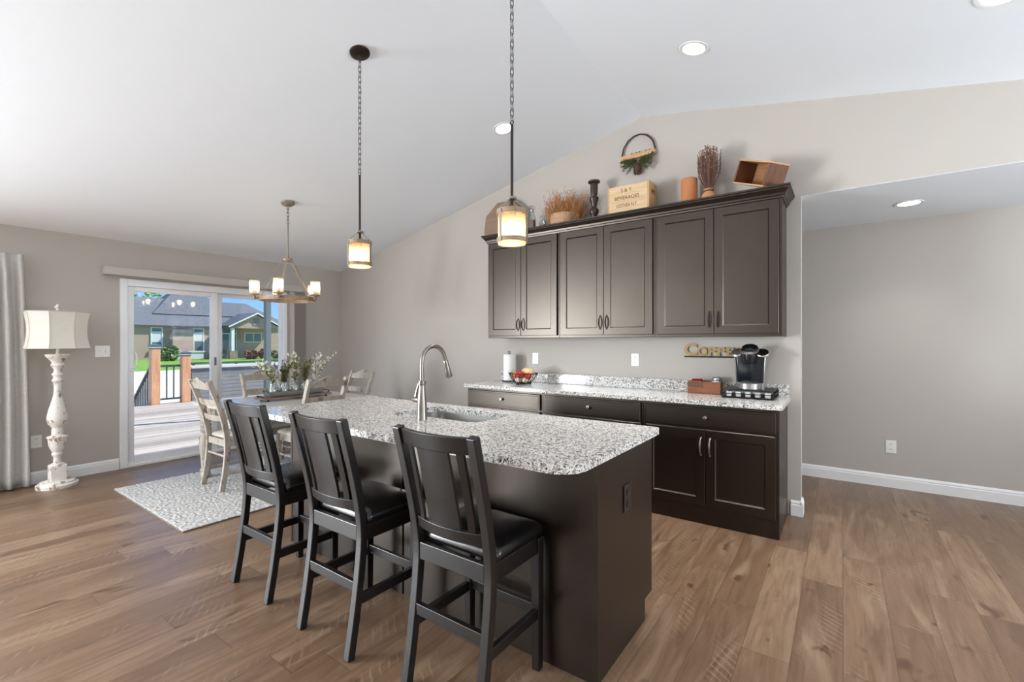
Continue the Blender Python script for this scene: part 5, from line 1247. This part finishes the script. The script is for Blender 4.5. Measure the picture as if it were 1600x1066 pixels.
b = MB(); hb(b, -49.0, -48.4, 15.4, 18.0, GZ + 0.02, 0.40); hb(b, -49.05, -48.35, 15.3, 18.1, 0.40, 0.52); b.build('patio_counter', M['capwhite'], hs)
# porch gable
gx = -48.0
b = MB(); b.prism([(20.2 - 18, 2.86 - GZ), (24.9 - 18, 2.86 - GZ), (22.55 - 18, 4.10 - GZ)], 'X', gx - HX - 0.1, gx - HX); b.build('gable', M['siding'], hs)
b = MB(); hb(b, -52, gx, 20.2, 24.9, 2.72, 2.86); b.build('porch_beam', M['siding'], hs)
b = MB()
for (ya, za, yb, zb_) in ((19.9, 2.80, 22.55, 4.20), (25.2, 2.80, 22.55, 4.20)):
    b.loops([[(gx - HX + 0.25, ya - 18, za - GZ), (gx - HX + 0.25, yb - 18, zb_ - GZ), (gx - HX + 0.25, yb - 18, zb_ + 0.14 - GZ), (gx - HX + 0.25, ya - 18, za + 0.14 - GZ)], [(-4.5, ya - 18, za - GZ), (-4.5, yb - 18, zb_ - GZ), (-4.5, yb - 18, zb_ + 0.14 - GZ), (-4.5, ya - 18, za + 0.14 - GZ)]])
b.build('porch_roof', M['shingle'], hs)
b = MB()
for (ya, za, yb, zb_) in ((19.88, 2.76, 22.55, 4.18), (25.22, 2.76, 22.55, 4.18)):
    b.loops([[(gx - HX + 0.26, ya - 18, za - GZ), (gx - HX + 0.26, yb - 18, zb_ - GZ), (gx - HX + 0.26, yb - 18, zb_ + 0.13 - GZ), (gx - HX + 0.26, ya - 18, za + 0.13 - GZ)], [(gx - HX + 0.32, ya - 18, za - GZ), (gx - HX + 0.32, yb - 18, zb_ - GZ), (gx - HX + 0.32, yb - 18, zb_ + 0.13 - GZ), (gx - HX + 0.32, ya - 18, za + 0.13 - GZ)]])
b.build('gable_trim', M['htrim'], hs)
b = MB(); hb(b, gx, gx + 0.05, 22.25, 22.85, 3.05, 3.75); b.build('gable_vent', M['vent'], hs)
b = MB(); hb(b, gx - 0.30, gx - 0.02, 20.25, 20.53, 0.50, 2.72); b.build('porch_column', M['htrim'], hs)
b = MB(); hb(b, gx - 0.45, gx + 0.13, 20.05, 20.75, GZ, 0.50); b.build('stone_pier', M['stone'], hs)
b = MB(); hb(b, -49.94, -49.9, 20.15, 20.22, 0.1, 2.6); hb(b, -49.94, -49.9, 21.45, 21.52, 0.1, 2.6); hb(b, -49.94, -49.9, 20.22, 21.45, 2.15, 2.25); hb(b, -49.94, -49.9, 20.8, 20.87, 0.1, 2.15); pdoor = b.build('patio_door', M['htrim'], hs)
b = MB(); hb(b, -49.96, -49.93, 20.2, 21.5, 0.1, 2.6); b.build('pane', M['hglass'], pdoor)
def bush(name, label, cat, x, y, z, r, h, mat, n=260, ls=0.28):
    t = thing(name, label, cat, (x, y, z)); b = MB()
    for k in range(n):
        a = random.random() * 6.28; u = random.uniform(-0.2, 1); rr = r * math.sqrt(max(0.05, 1 - (2 * u - 1) ** 2 * 0.9)) * random.uniform(0.55, 1)
        b.leaf((rr * math.cos(a), rr * math.sin(a), max(0.0, u) * h), (math.cos(a), math.sin(a), random.uniform(-0.4, 1)), ls, ls * 0.6)
    b.build('foliage', mat, t)
    b = MB(); b.tube([(0, 0, 0), (0.03 * r, 0, h * 0.6)], 0.05 * max(1.0, h / 3), 6); b.build('trunk', M['bark'], t, True)
bush('shrub', 'green shrub against the neighbouring house right of its tall window', 'shrub', -47.7, 15.15, GZ, 0.55, 1.15, M['bushg'])
bush('shrub', 'green shrub below the second tall window of the house', 'shrub', -47.7, 18.75, GZ, 0.40, 1.0, M['bushg'], 180)
bush('shrub', 'burgundy shrub left of centre under the porch gable', 'shrub', -46.8, 21.5, GZ, 0.50, 0.75, M['bushr'])
bush('shrub', 'burgundy shrub under the porch window', 'shrub', -46.8, 22.85, GZ, 0.50, 0.80, M['bushr'])
bush('shrub', 'low green shrub at the right of the porch window', 'shrub', -46.8, 24.0, GZ, 0.40, 0.65, M['bushg'], 180)
bush('red_leaf_tree', 'small burgundy-leaved tree right of the porch post, far away', 'tree', -44.5, 24.4, GZ, 0.70, 2.3, M['bushr'], 420)
bush('leafy_tree', 'bright green tree top showing above the house roof', 'tree', -63.0, 17.0, GZ, 2.4, 7.9, M['treeg'], 900, 0.5)
